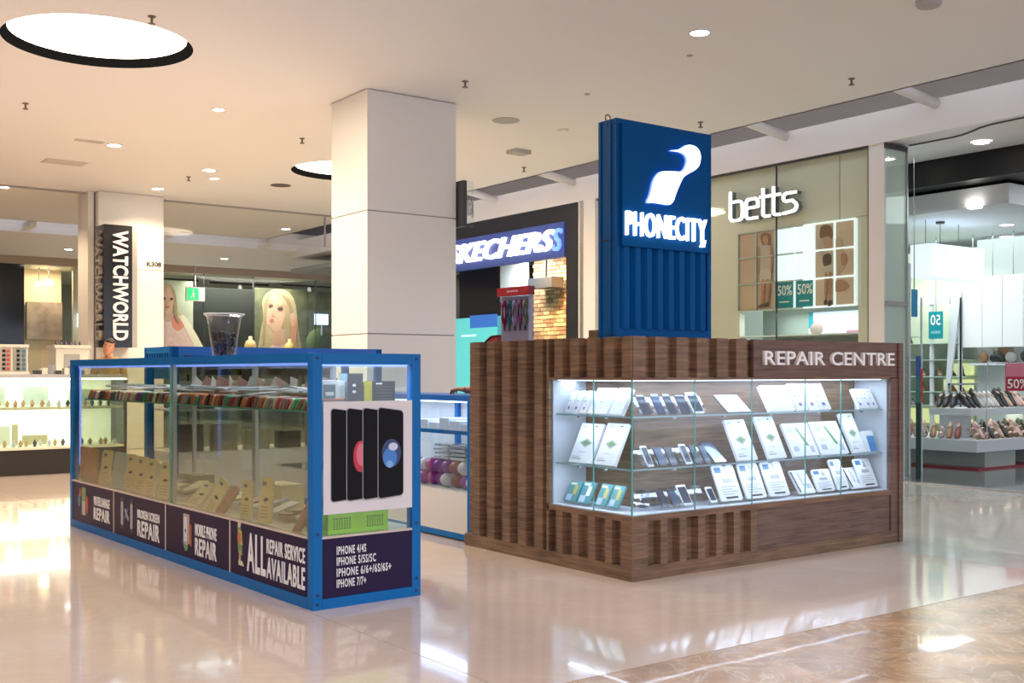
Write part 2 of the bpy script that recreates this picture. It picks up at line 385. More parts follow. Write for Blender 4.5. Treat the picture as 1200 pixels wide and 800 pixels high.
# ------------------------------------------------------------------ ceiling fittings
def well_light(c, label):
    cx, cy, r = c
    t = thing('ceiling_disc_light', label, 'light', (cx, cy, CEIL), group='round ceiling lights')
    n = 64
    m = MB(); vs = []
    for z in (0.0, 0.24):
        for i in range(n): a = 2 * math.pi * i / n; vs.append(((r) * math.cos(a), (r) * math.sin(a), z))
    m.add(vs, [(i, (i + 1) % n, n + (i + 1) % n, n + i) for i in range(n)] + [[n + i for i in range(n)]])
    m.build('recess', M('recess_black', (.004, .004, .004), .9, spec=0.0), t)
    MB().lathe([(r * 0.93, 0.075), (r * 0.93, 0.15)], n=n).build('diffuser', M('disc_glow', (1, 0.97, 0.9), 0.5, emit=5.0, ecol=(1.0, 0.90, 0.74)), t)
    lamp('disc_lamp', 'AREA', (cx, cy, CEIL - 0.01), 130, (1.0, 0.80, 0.58), size=r * 1.8)
well_light(WELLS[0], 'large round glowing ceiling light with black rim, above the blue cabinet')
well_light(WELLS[1], 'round glowing ceiling light half hidden behind the white column')

DLG = M('downlight_glow', (1, 1, 1), 0.5, emit=14, ecol=(1.0, 0.93, 0.82))
def downlight(x, y, z, label, power, color, r=0.085, on=True, group='recessed downlights', par=None):
    t = thing('downlight', label, 'light', (x, y, z), group=group)
    m = MB(); n = 20; vs = []
    for rr, zz in ((r * 1.25, 0.0), (r * 1.25, -0.008), (r, -0.008), (r, 0.0)):
        for i in range(n): a = 2 * math.pi * i / n; vs.append((rr * math.cos(a), rr * math.sin(a), zz))
    m.add(vs, [(k * n + i, k * n + (i + 1) % n, (k + 1) * n + (i + 1) % n, (k + 1) * n + i) for k in range(3) for i in range(n)])
    m.build('trim_ring', WHITE, t)
    MB().lathe([(r, -0.006), (r, -0.001)], n=n).build('lens', DLG if on else GREY, t)
    if power: lamp('downlight_lamp', 'SPOT', (x, y, z - 0.03), power, color, size=0.06, spot=135)
    return t
P = 110
downlight(4.313, 14.528, CEIL, 'bright downlight nearest above the watch counter', P, WARM)
downlight(4.664, 11.862, CEIL, 'small dim downlight between the big round light and the column', P * .7, WARM, r=0.06)
downlight(6.968, 6.712, CEIL, 'lone bright downlight above the wooden kiosk', P * 1.2, NEUT, r=0.08)
downlight(3.866, 18.837, CEIL, 'bright downlight at the far left edge of the picture', P, WARM)
downlight(5.892, 17.545, CEIL, 'bright downlight just in front of the K308 column', P, WARM)
downlight(5.946, 15.481, CEIL, 'bright downlight of a close pair right of the K308 column', P, WARM)
downlight(6.269, 16.114, CEIL, 'small dim downlight below its brighter pair partner', 0, WARM, r=0.06)
downlight(6.064, 22.2, CEIL, 'far downlight left of the K308 column', P*.6, WARM)
downlight(9.638, 20.87, CEIL, 'far downlight behind the glass smoke curtain', P*.6, WARM)
downlight(10.326, 25.876, 4.05, 'downlight in the far lower ceiling band above the posters', P, WARM)
downlight(6.7, 26.0, 4.05, 'downlight in the far lower ceiling band at left', P, WARM)
# unseen aisle lights outside the picture, added to light the mall from above
for (x, y) in [(0, 5), (-4, 9), (0, 1.5), (4.2, 1.8), (8.6, 1.5), (9.3, 4.2), (0.2, 13), (-4, 3), (5.0, 7.6), (9.0, 15.5), (-3.5, 16), (8.8, 9.4)]:
    if (x, y) in ((9.3, 4.2), (8.8, 9.4), (5.0, 7.6), (9.0, 15.5)):
        continue
    downlight(x, y, CEIL, 'added recessed aisle downlight outside the picture, over %s' % {(0, 5): 'the open floor left of the camera', (-4, 9): 'the far left aisle', (0, 1.5): 'the camera position', (4.2, 1.8): 'the brown marble border', (8.6, 1.5): 'the right end of the marble border', (0.2, 13): 'the floor left of the watch counter', (-4, 3): 'the left wall windows', (-3.5, 16): 'the far left corner'}.get((x, y), 'the aisle'), P * 1.1, NEUT, group='aisle downlights out of view')

def sprinkler(x, y, label, z=CEIL):
    t = thing('sprinkler', label, 'sprinkler', (x, y, z), group='ceiling sprinklers')
    MB().lathe([(0.035, 0), (0.035, -0.006), (0.012, -0.01), (0.010, -0.05), (0.02, -0.055), (0.02, -0.06)], n=10).build('body', M('sprinkler_metal', (0.18, 0.15, 0.13), 0.4, metal=0.6), t)
    MB().lathe([(0.03, -0.06), (0.03, -0.066)], n=10).build('deflector', MATS['sprinkler_metal'], t)
for x, y, l in [(2.862, 12.851, 'sprinkler head beyond the big round light at left'), (6.221, 9.238, 'sprinkler head just in front of the white column'),
                (6.087, 12.705, 'sprinkler head left of the white column'), (9.284, 6.86, 'sprinkler head near the ceiling slot above the window glass'),
                (9.465, 9.103, 'sprinkler head just above the blue tower sign'), (9.507, 12.609, 'sprinkler head above the lit blue shop fascia'),
                (3.005, 9.10, 'sprinkler head at the near rim of the big round light'), (5.905, 16.203, 'sprinkler head between the paired downlights')]:
    sprinkler(x, y, l)
def disc(name, x, y, r, mat, label, cat, th=0.02):
    o = MB().lathe([(r, 0), (r, -th * .6), (r * .85, -th)], n=28).build(name, mat, loc=(x, y, CEIL)); return tag(o, label, cat)
disc('speaker_grille', 7.572, 10.39, 0.16, M('grille_grey', (0.42, 0.42, 0.43), 0.7), 'round grey ceiling speaker right of the column', 'speaker', 0.01)
disc('speaker_grille', 7.339, 16.08, 0.16, M('grille_dark', (0.10, 0.08, 0.07), 0.7), 'dark round grille in front of the small round light', 'speaker', 0.01)
disc('smoke_detector', 7.83, 5.06, 0.10, M('grille_grey', (0.42, 0.42, 0.43)), 'round detector at the top edge of the picture', 'detector', 0.05)
disc('ceiling_plate', 8.423, 10.38, 0.07, WHITE, 'small white ceiling plate beside the grey speaker', 'plate')
o = B(-0.13, -0.1, -0.05, 0.13, 0.1, 0).build('exit_camera', M('grille_grey', (0.4, 0.4, 0.4)), loc=(8.724, 11.683, CEIL)); tag(o, 'small grey box fixed to the ceiling above the lit fascia', 'camera box')
for x, y, w_, h_, l in [(4.1, 16.1, .55, .35, 'pale rectangular air vent in the ceiling at left'), (3.98, 14.447, .35, .12, 'slim pale air vent beside the near left downlight')]:
    t = thing('ceiling_vent', l, 'vent', (x, y, CEIL), group='ceiling vents')
    B(-w_/2, -h_/2, -0.012, w_/2, h_/2, 0).build('frame', M('vent_white', (0.62, 0.58, 0.52), 0.6), t)
    for k in range(5): B(-w_/2 + .03, -h_/2 + .03 + k * (h_ - .06) / 5, -0.018, w_/2 - .03, -h_/2 + .03 + (k + .5) * (h_ - .06) / 5, -0.012).build('slat', MATS['vent_white'], t)
for x, y in [(7.40, 7.25), (7.55, 8.9)]:
    disc('round_plate', x, y, 0.03, GREY, 'tiny flush plate in the plain middle of the ceiling, ' + ('nearer' if y < 8 else 'farther') + ' one', 'plate', 0.008)
# ================================================================== BLUE DISPLAY CABINET
CW, CL, CH = 0.68, 4.155, 1.357
TH = R(2)
cab = thing('display_cabinet', 'long blue framed glass display cabinet with purple repair panels, front left', 'cabinet', (2.585, 5.27, 0), TH)
p = 0.058
for (x, y) in ((0, 0), (CW - p, 0), (0, CL - p), (CW - p, CL - p)):
    B(x, y, 0, x + p, y + p, CH).build('post', BLUEF, cab, bevel=0.003)
B(p, 0, CH - .06, CW - p, p, CH).build('top_rail', BLUEF, cab); B(p, CL - p, CH - .06, CW - p, CL, CH).build('top_rail', BLUEF, cab)
B(0, p, CH - .05, .05, CL - p, CH).build('top_rail', BLUEF, cab); B(CW - .05, p, CH - .05, CW, CL - p, CH).build('top_rail', BLUEF, cab)
B(p, 0, 0, CW - p, p, .055).build('bottom_rail', BLUEF, cab); B(0, p, 0, p, CL - p, .06).build('bottom_rail', BLUEF, cab); B(CW - p, p, 0, CW, CL - p, .06).build('bottom_rail', BLUEF, cab)
B(p, CL - p, 0, CW - p, CL, .055).build('bottom_rail', BLUEF, cab)
B(.006, .006, CH - .008, CW - .006, CL - .006, CH - .002).build('glass_top', GL, cab)
# purple panels with slim metal trims
pb = [0.06, 1.038, 2.068, 3.097, CL - .06]
cols = [NAVY, NAVY, PLUM, PLUM]
TRIM = M('cream_trim', (0.62, 0.52, 0.44), 0.3)
for k in range(4):
    B(0.004, pb[k] + .006, .062, .022, pb[k + 1] - .006, .372).build('repair_panel', NAVY, cab)
    if k: B(0.0, pb[k] - .006, .06, .022, pb[k] + .006, .382).build('joint_trim', TRIM, cab)
B(-0.002, p, .372, .025, CL - p, .384).build('sill_trim', TRIM, cab)
B(p, .004, .057, CW - p, .02, .372).build('end_panel', NAVY, cab); B(p, .0, .372, CW - p, .022, .384).build('sill_trim', TRIM, cab)
B(CW - .022, p, .06, CW - .004, CL - p, .38).build('back_panel', M('white_laminate', (0.7, 0.68, 0.66), 0.35), cab)
B(.022, .02, .365, CW - .022, CL - .02, .38).build('display_deck', M('deck_cream', (0.62, 0.58, 0.48), 0.4), cab)
B(.01, p, .384, .018, 1.99, CH - .05).build('glass_pane', GLC, cab); B(.01, 2.03, .384, .018, CL - p, CH - .05).build('glass_pane', GLC, cab)
B(p, .01, .384, CW - p, .018, CH - .06).build('glass_pane', GL, cab); B(p, CL - .018, .384, CW - p, CL - .01, CH - .06).build('glass_pane', GL, cab)
B(CW - .018, p, .384, CW - .01, CL - p, CH - .05).build('glass_pane', GL, cab)
B(.008, 1.995, .384, .02, 2.005, CH - .05).build('pane_edge', GLE, cab)
ALU = M('aluminium', (0.55, 0.56, 0.60), 0.35, metal=0.7)
B(.03, 2.0, .38, .055, 2.05, CH - .05).build('shelf_upright', ALU, cab); B(CW - .06, 2.0, .38, CW - .035, 2.05, CH - .05).build('shelf_upright', ALU, cab)
for yy in (.9, 3.1): B(CW - .06, yy, .38, CW - .035, yy + .03, CH - .05).build('shelf_upright', ALU, cab)
B(.09, .10, 1.035, CW - .06, 1.98, 1.043).build('glass_shelf', GL, cab); B(.09, 2.06, 1.035, CW - .06, CL - .1, 1.043).build('glass_shelf', GL, cab)
B(.085, .10, 1.034, .09, CL - .1, 1.044).build('shelf_edge', GLE, cab)
B(.09, .08, .72, CW - .06, .62, .728).build('glass_shelf', GL, cab)
B(.05, .04, 1.075, CW - .05, .36, 1.083).build('end_shelf', GL, cab)
BL = M('blue_led', (.3, .45, 1), .5, emit=1.1, ecol=(0.16, 0.27, 1.0))
B(.05, p, CH - .066, .062, CL - p, CH - .052).build('led_strip', BL, cab); B(p, .05, CH - .07, CW - p, .062, CH - .058).build('led_strip', BL, cab)
B(.058, CL - .07, .5, .07, CL - .058, CH - .06).build('led_strip', BL, cab)
l = lamp('cabinet_led', 'AREA', (0, 0, 0), 4, (0.55, 0.68, 1.0), size=0.1, size_y=3.8); l.parent = cab; l.location = (.30, CL / 2, CH - .07)
l = lamp('cabinet_led', 'AREA', (0, 0, 0), 1.5, (0.62, 0.72, 1.0), size=0.4, size_y=0.1); l.parent = cab; l.location = (CW / 2, .12, CH - .07)
BOLT = M('bolt', (.02, .05, .12), .4, metal=.5)
for x, z in ((.03, .03), (CW - .03, .03), (.03, .08), (CW - .03, .1), (.03, 1.33), (CW - .03, 1.33), (.03, .40), (CW - .03, .41)):
    MB().lathe([(.009, 0), (.009, .004)], n=8).xf(Matrix.Translation((x, 0.0, z)) @ Matrix.Rotation(R(90), 4, 'X')).build('bolt', BOLT, cab)
# lettering; side lettering runs towards the near corner and faces -x
def side_text(s, va, vb, z0, z1, mat=LETTER, **k):
    text(s, va - vb, z1 - z0, mat, cab, (.004, va, z0), rz=R(-90), depth=.003, spacing=1.12, **k)
side_text('ALL', .80, .557, .10, .325, bold=.05); side_text('REPAIR SERVICE', .545, .09, .235, .318, bold=.045); side_text('AVAILABLE', .545, .09, .095, .215, bold=.05)
side_text('MOBILE PHONE', 1.565, 1.235, .218, .295, bold=.05); side_text('REPAIR', 1.565, 1.235, .095, .205, bold=.06)
side_text('BROKEN SCREEN', 2.60, 2.18, .225, .285, bold=.05); side_text('REPAIR', 2.60, 2.18, .095, .21, bold=.06)
side_text('WATER DAMAGE', 3.56, 3.19, .225, .295, bold=.05); side_text('REPAIR', 3.56, 3.19, .115, .21, bold=.06)
ix = .062
for s, z, wd in (('IPHONE 4/4S', .280, .175), ('IPHONE 5/5S/5C', .222, .235), ('IPHONE 6/6+/6S/6S+', .163, .33), ('IPHONE 7/7+', .104, .175)):
    text(s, wd * 1.03, .045, LETTER, cab, (.145, .004, z), depth=.003, bold=.035, spacing=1.22)
# small printed figures on the repair panels
def side_print(v, z, pts, mat, name='printed_picture'):
    m = MB().poly([(a, b) for a, b in pts], mat, th=.0015); m.xf(Matrix.Translation((.004, v, z)) @ Matrix.Rotation(R(-90), 4, 'Z')); return m
def ell(cx, cz, rx, rz_, n=20, a0=0, a1=360): return [(cx + rx * math.cos(R(a0 + (a1 - a0) * i / n)), cz + rz_ * math.sin(R(a0 + (a1 - a0) * i / n))) for i in range(n)]
def print_group(v, z, items, name='printed_picture', par=None):
    m = MB()
    for k, (pts, mat) in enumerate(items): m.poly(pts, mat, th=.0008 + .0006 * k)
    m.xf(Matrix.Translation((.004, v, z)) @ Matrix.Rotation(R(-90), 4, 'Z')); return m.build(name, None, cab)
PG = M('print_grey', (.42, .42, .44), .4); PD = M('print_dark', (.03, .03, .035), .4); PO = M('print_orange', (.55, .18, .06), .4); PY = M('print_yellow', (.55, .45, .12), .4)
PGN = M('print_green', (.16, .30, .12), .4); PS = M('print_skin', (.62, .36, .26), .5); PB = M('print_blue', (.05, .16, .35), .4); PT = M('print_teal', (.02, .30, .38), .4); PCR = M('print_cream', (.72, .66, .48), .5)
def phone_shape(x, z, w_, h_): return [(x, z + .008), (x + .008, z), (x + w_ - .008, z), (x + w_, z + .008), (x + w_, z + h_ - .008), (x + w_ - .008, z + h_), (x + .008, z + h_), (x, z + h_ - .008)]
print_group(1.78, .09, [(ell(.06, .05, .035, .04), PGN), (phone_shape(.02, .05, .075, .20), PG), (phone_shape(.03, .07, .055, .16), M('print_white', (.7, .7, .72), .4)), ([(.105, .06), (.125, .06), (.12, .25), (.10, .25)], PS), ([(.14, .05), (.155, .05), (.15, .19), (.14, .19)], PO), (ell(.058, .14, .008, .012), PD)])
print_group(.965, .09, [([(.04, .10), (.10, .09), (.09, .20), (.07, .27), (.03, .26)], PGN), ([(.045, .16), (.10, .15), (.09, .23), (.05, .24)], PY), ([(.05, .05), (.075, .05), (.08, .12), (.06, .12)], PS), ([(.05, .03), (.12, .03), (.10, .055), (.05, .06)], PCR), (ell(.06, .19, .025, .03), PO), (ell(.06, .27, .018, .02), PCR)])
print_group(2.98, .08, [(phone_shape(.03, .03, .06, .23), PD), (phone_shape(.036, .06, .048, .17), PG), (phone_shape(.23, .02, .06, .24), PD), (phone_shape(.236, .05, .048, .18), PG), ([(.12, .10), (.2, .18), (.19, .20), (.11, .12)], PB), ([(.12, .17), (.19, .10), (.2, .12), (.13, .19)], PG)])
print_group(3.98, .08, [(phone_shape(.12, .04, .10, .22), PGN), (phone_shape(.13, .04, .08, .11), PG), (ell(.06, .15, .03, .05), PB), ([(.06, .19), (.11, .18), (.1, .24), (.07, .25)], M('print_red', (.5, .05, .04), .4)), (ell(.26, .13, .025, .07), MATS['print_red'])])

# white poster board with four phones, fixed behind the end glass
t = thing('phone_poster', 'white poster of four overlapping black phones on the end of the blue cabinet', 'poster', (0, 0, 0)); t.parent = None
t.location = Vector((2.585, 5.27, 0)) + Matrix.Rotation(TH, 3, 'Z') @ Vector((.064, .002, .50)); t.rotation_euler = (0, 0, TH)
PW, PH = .556, .598
B(0, -.004, 0, PW, .004, PH).build('board', M('poster_white', (.74, .70, .70), .45), t)
def rr(x0, z0, x1, z1, r, k0=0, k1=0):   # rounded rect, optional skew of the right hand top and bottom
    pts = []
    for cx, cz, a in ((x1 - r, z0 + r, 270), (x1 - r, z1 - r, 0), (x0 + r, z1 - r, 90), (x0 + r, z0 + r, 180)):
        for i in range(6):
            A = R(a + 90 * i / 5); X = cx + r * math.cos(A); Z = cz + r * math.sin(A); f = (X - x0) / (x1 - x0)
            pts.append((X, Z + (k1 if cz > (z0 + z1) / 2 else k0) * f))
    return pts
PHB = M('phone_print_black', (.006, .006, .007), .5, spec=.15); PHE = M('phone_print_edge', (.30, .30, .33), .3)
def pr_obj(name, layers, par, y=-.004):
    m = MB()
    for k, (pts, mat) in enumerate(layers): m.poly(pts, mat, th=.0007, y=y - .0007 * k)
    return m.build(name, None, par)
for i, (x0, x1, col) in enumerate([(.045, .20, None), (.14, .30, 'red'), (.238, .38, None), (.332, .492, 'blue')]):
    Ls = [(rr(x0 - .005, .065 - .005, x1 + .002, .565, .022, 0.012, -.022), PHE), (rr(x0, .065, x1, .562, .020, .012, -.022), PHB)]
    y_ = -.004 - .0024 * i
    if col == 'red': Ls += [(ell(.222, .30, .045, .085), M('wallpaper_red', (.55, .02, .06), .35)), (ell(.226, .31, .03, .062), M('wallpaper_pink', (.75, .16, .22), .35))]
    if col == 'blue': Ls += [(ell(.415, .31, .062, .078), M('wallpaper_navy', (.03, .05, .16), .35)), (ell(.405, .285, .045, .055), M('wallpaper_blue', (.05, .22, .60), .35)), (ell(.425, .345, .03, .022), M('wallpaper_light', (.62, .66, .80), .35)), (ell(.402, .25, .022, .02), M('wallpaper_sky', (.20, .45, .75), .35))]
    pr_obj('phone_picture', Ls, t, y_)

def cabpt(u, v, z): return Vector((2.585, 5.27, z)) + Matrix.Rotation(TH, 3, 'Z') @ Vector((u, v, 0))
def cabthing(name, label, cat, u, v, z, rz=0, group=None): return thing(name, label, cat, cabpt(u, v, z), TH + rz, group)

# goods on the end shelf (z 1.083)
t = cabthing('gadget_box', 'white gadget box with clear window on the end shelf behind the poster top', 'box', .085, .10, 1.083)
B(0, 0, 0, .12, .06, .128).build('carton', M('carton_white', (.66, .68, .64), .4), t); B(.032, -.003, .02, .105, 0, .105).build('window', M('win_dark', (.10, .14, .15), .3), t); B(.045, -.005, .045, .095, -.003, .065).build('stripe', M('carton_white', (.6, .6, .6)), t)
t = cabthing('gadget_box', 'narrow white carton between the windowed box and the tall black box', 'box', .212, .11, 1.083)
B(0, 0, 0, .045, .06, .125).build('carton', MATS['carton_white'], t); B(.01, -.002, .02, .035, 0, .1).build('print', M('print_pale', (.5, .55, .5), .4), t)
t = cabthing('speaker_box', 'tall black box with two pale dots on the end shelf', 'box', .262, .09, 1.083)
B(0, 0, 0, .095, .08, .165).build('carton', DARK, t); B(-.004, .0, 0, 0, .08, .165).build('side', M('print_tealgrey', (.10, .16, .18), .4), t)
for z in (.065, .10): MB().poly(ell(.04, z, .012, .008), LETTER, .001, -.0005).build('dot', None, t)
t = cabthing('battery_box', 'yellow and black box at the right of the end shelf', 'box', .372, .10, 1.083)
B(0, 0, 0, .05, .07, .12).build('yellow_side', M('yellow_card', (.62, .52, .02), .4), t); B(.05, 0, 0, .20, .07, .122).build('carton', M('carton_black', (.025, .027, .022), .45), t)
for k in range(5): B(.075, -.0015, .02 + k * .017, .185, 0, .025 + k * .017).build('print_line', M('print_dim', (.08, .09, .07), .5), t)
B(.075, -.0015, .104, .115, 0, .112).build('print_line', LETTER, t)
# green basket on the deck
t = cabthing('basket', 'lime green plastic basket with punched sides under the phone poster', 'basket', .115, .035, .381)
GRN = M('lime_plastic', (.36, .72, .03), .4)
W_, D_, H_ = .37, .24, .12
def holed(w_, h_, flip):
    m = MB(); 
    xs = [0.0]; n = 22; m.box(0, 0, 0, w_, .004, .028); m.box(0, 0, h_ - .03, w_, .004, h_)
    for i in range(n + 1):
        x = .012 + (w_ - .024) * i / n
        m.box(x - .003, 0, .028, x + .003, .004, h_ - .03)
    for k in range(1, 6): m.box(0, 0, .028 + k * (h_ - .058) / 6 - .002, w_, .004, .028 + k * (h_ - .058) / 6 + .002)
    m.box(0, 0, .028, .03, .004, h_ - .03); m.box(w_ - .03, 0, .028, w_, .004, h_ - .03); m.box(w_ / 2 - .045, 0, .028, w_ / 2 + .045, .004, h_ - .03)
    return m
holed(W_, H_, 0).build('side_wall', GRN, t); holed(W_, H_, 0).build('side_wall', GRN, t, loc=(0, D_, 0))
holed(D_, H_, 0).build('side_wall', GRN, t, loc=(0, 0, 0), rot=(0, 0, R(90))); holed(D_, H_, 0).build('side_wall', GRN, t, loc=(W_, 0, 0), rot=(0, 0, R(90)))
B(0, 0, 0, W_, D_, .006).build('base', GRN, t); B(.012, .014, .007, W_ - .012, D_ - .012, .085).build('shade_block', M('basket_shade', (.03, .05, .02), .7), t)  # dark block added inside as shade behind the punched holes
MB().box(-.008, -.008, H_ - .004, W_ + .008, .004, H_ + .006).box(-.008, D_, H_ - .004, W_ + .008, D_ + .012, H_ + .006).box(-.008, -.008, H_ - .004, .004, D_ + .012, H_ + .006).box(W_ - .004, -.008, H_ - .004, W_ + .008, D_ + .012, H_ + .006).build('rim', GRN, t)
o = MB().box(-.06, -.02, 0, .06, .02, .03).xf(Matrix.Rotation(R(25), 4, 'Y')).build('label_roll', M('yellow_card', (.6, .5, .05)), loc=cabpt(.29, .18, .49)); o.rotation_euler = (0, 0, TH + .5); tag(o, 'yellow packet lying across the green basket', 'packet')
# cloudy bags beside the basket
o = MB().ball((0, 0, .06), (.025, .05, .065), 10).build('clear_bag', ACR, loc=cabpt(.085, .1, .381), smooth=True); tag(o, 'clear plastic bag left of the green basket', 'bag')

# rows of phone cases on the long glass shelf
casecols = [('red', (.42, .03, .04)), ('black', (.02, .02, .025)), ('orange', (.55, .16, .05)), ('white', (.7, .7, .72)), ('purple', (.18, .06, .22)), ('grey', (.25, .25, .27)), ('pink', (.60, .18, .28)), ('blue', (.04, .10, .35)), ('green', (.04, .42, .22)), ('tan', (.45, .28, .15)), ('dark green', (.05, .15, .10)), ('cream', (.6, .52, .38))]
protos = {}; ncase = {}
v = .14; k = 0
while v < 4.02:
    if 1.96 < v < 2.06: v = 2.08
    cn, cc = random.choices(casecols, weights=[5, 5, 3, 3, 2, 4, 2, 1, 1, 3, 1, 2])[0]
    if .25 < v < .55: cn, cc = random.choice([casecols[8], casecols[0], casecols[3], casecols[7], casecols[5]])
    loc = cabpt(.10, v, 1.045); lean = R(35 + random.uniform(-8, 14))
    if cn not in protos:
        t = thing('phone_case', '', 'phone case', loc, 0, '%s phone cases in the packed row' % cn)
        m = M('case_' + cn.replace(' ', '_'), cc, .35)
        B(0, -.008, 0, .15, .008, .078).build('shell', m, t, bevel=.004); B(.012, -.0095, .008, .14, -.008, .07).build('insert', M('case_insert', (.35, .33, .32), .4), t)
        protos[cn] = t
        t.rotation_euler = (lean, 0, TH)
    else:
        t = dup(protos[cn], loc); t.rotation_euler = (lean, 0, TH + random.uniform(-.04, .04))
    ncase[cn] = ncase.get(cn, 0) + 1; t['label'] = '%s %s phone case from the near corner in the packed shelf row' % (ordw(ncase[cn]), cn)
    v += random.uniform(.030, .046); k += 1
# clear packets stacked flat above the cases
WR = M('clear_wrap', (.55, .60, .70), .25, spec=.8); WR2 = M('wrap_white', (.70, .72, .80), .3)
for k in range(26):
    v = .35 + k * .14
    if 1.9 < v < 2.1: continue
    o = MB().box(-.16, -.055, 0, .16, .055, .008).build('wrapped_case', WR if k % 3 else WR2, loc=cabpt(.36, v, 1.125 + (k % 3) * .012)); o.rotation_euler = (R(random.uniform(-6, 6)), R(random.uniform(-5, 5)), TH + random.uniform(-.5, .5))
    tag(o, '%s clear wrapped case from the near corner, lying on the packed row' % ordw(k + 1), 'packet', 'wrapped cases on top of the row')
rnd_p = random.Random(4)
# shelf backs hanging packs standing on the shelf at rear
for k in range(14):
    v = .75 + k * .16
    o = MB().box(-.004, -.06, 0, .004, .06, .17).build('hanging_pack', M('pack_a', (.45, .42, .42), .3) if k % 2 else M('pack_b', (.34, .18, .16), .3), loc=cabpt(.52, v, 1.05)); o.rotation_euler = (R(15 + rnd_p.uniform(-12, 14)), R(rnd_p.uniform(-12, 8)), TH + rnd_p.uniform(-.5, .9))
    tag(o, ('grey' if k % 2 else 'brownish red') + ' flat pack, %s from the near corner at the rear of the long shelf' % ordw(k + 1), 'pack', 'flat packs at the rear of the shelf')

# packaging cards standing on the deck behind the side glass
CRD = M('card_cream', (.74, .66, .44), .45, noise=.04, nscale=20); CRT = M('card_tan', (.48, .28, .15), .5); CRB = M('card_blue', (.45, .58, .68), .35); CPK = M('card_mauve', (.33, .20, .22), .4); CDK = M('card_dim', (.30, .27, .18), .5)
def pack(v, wdt, h, label, mat, tilt=8, roll=0, u=.05, style=0):
    t = cabthing('screen_protector_pack', label, 'pack', u, v, .383, R(-90)); t.rotation_euler = (R(-tilt), R(roll), TH + R(-90))
    if style == 2: prof = [(0, 0), (wdt, 0), (wdt, h), (0, h)]
    else: prof = [(0, 0), (wdt, 0), (wdt, h - .02), (wdt - .02, h), (.02, h), (0, h - .02)]
    MB().poly(prof, mat, th=.014, y=.014).build('card', mat, t)
    if style == 0:
        m = MB(); y = -.0003
        m.poly([(wdt * .2, h * .82), (wdt * .5, h * .82), (wdt * .5, h * .90), (wdt * .2, h * .90)], PB, .001, y)
        m.poly([(wdt * .3, h * .50), (wdt * .55, h * .46), (wdt * .8, h * .52), (wdt * .55, h * .56)], PD, .001, y)
        for kk in range(4): m.poly([(wdt * .2, h * (.34 - kk * .075)), (wdt * .8, h * (.34 - kk * .075)), (wdt * .8, h * (.355 - kk * .075)), (wdt * .2, h * (.355 - kk * .075))], M('print_mid', (.25, .23, .17), .5), .001, y)
        m.build('printing', None, t)
    return t
pack(4.05, .42, .27, 'plain tan carton at the far end of the cabinet deck', CRT, style=2, tilt=0)
pack(3.60, .22, .27, 'cream card pack right of the tan carton, far end of the cabinet deck', CRD)
pack(3.32, .26, .27, 'pale blue shiny pack between cream card packs in the cabinet', CRB, style=1)
pack(3.03, .18, .27, 'cream card pack just right of the pale blue pack', CRD)
pack(2.82, .19, .265, 'second cream card pack right of the pale blue pack', CRD)
pack(2.60, .17, .26, 'third cream card pack right of the pale blue pack', CRD)
pack(2.35, .20, .255, 'cream card pack just left of the glass joint in the cabinet', CRD)
pack(1.86, .20, .20, 'cream card pack leaning well back just right of the glass joint', CRD, tilt=45)
pack(1.56, .13, .25, 'cream card pack slanting to the right in the middle of the cabinet deck', CRD, tilt=20, roll=24)
pack(1.36, .07, .23, 'striped orange and blue slim pack slanting beside the cream one', M('card_stripe', (.42, .26, .22), .4), tilt=20, roll=32, style=1)
pack(1.005, .14, .225, 'shorter upright cream card pack of the nearest two', CRD, tilt=6, roll=-2)
pack(.76, .155, .262, 'tallest upright cream card pack nearest the cabinet corner', CRD, tilt=6, roll=-3)
pack(.33, .06, .23, 'slim mauve pack slanting near the cabinet corner', CPK, tilt=15, roll=28, style=1)
pack(1.72, .16, .17, 'dim card pack lying back behind the slanting pack', CDK, tilt=40, u=.16)
pack(.60, .22, .16, 'dim grey card pack lying behind the tallest cream pack', CDK, tilt=50, u=.20)
rnd = random.Random(8)
for k in range(26):
    v = .35 + k * .14; mt = [WR2, CDK, CRD, CPK, WR, M('pack_teal_dim', (.10, .20, .22), .35)][rnd.randrange(6)]
    o = MB().box(-.10, -.045, 0, .10, .045, .012).build('loose_pack', mt, loc=cabpt(rnd.uniform(.24, .34), v, .386 + (k % 3) * .014)); o.rotation_euler = (0, R(-rnd.uniform(0, 16)), TH + rnd.uniform(-.7, .7)); o.location.z += .03
    tag(o, 'loose flat pack, %s from the near corner in the pile on the cabinet deck' % ordw(k + 1), 'pack', 'loose packs piled on the cabinet deck')
# a few boxes deeper in the cabinet
for k, (v, h, c_, l) in enumerate([(1.3, .16, CRD, 'low cream carton deep inside the cabinet middle'), (.55, .14, CRT, 'low tan carton deep inside near the corner'), (2.7, .12, CDK, 'low olive carton deep in the far half'), (3.5, .15, CRD, 'low cream carton deep in the far half')]):
    o = B(-.08, -.14, 0, .08, .14, h).build('carton', c_, loc=cabpt(.48, v, .381)); o.rotation_euler = (0, 0, TH); tag(o, l, 'box')

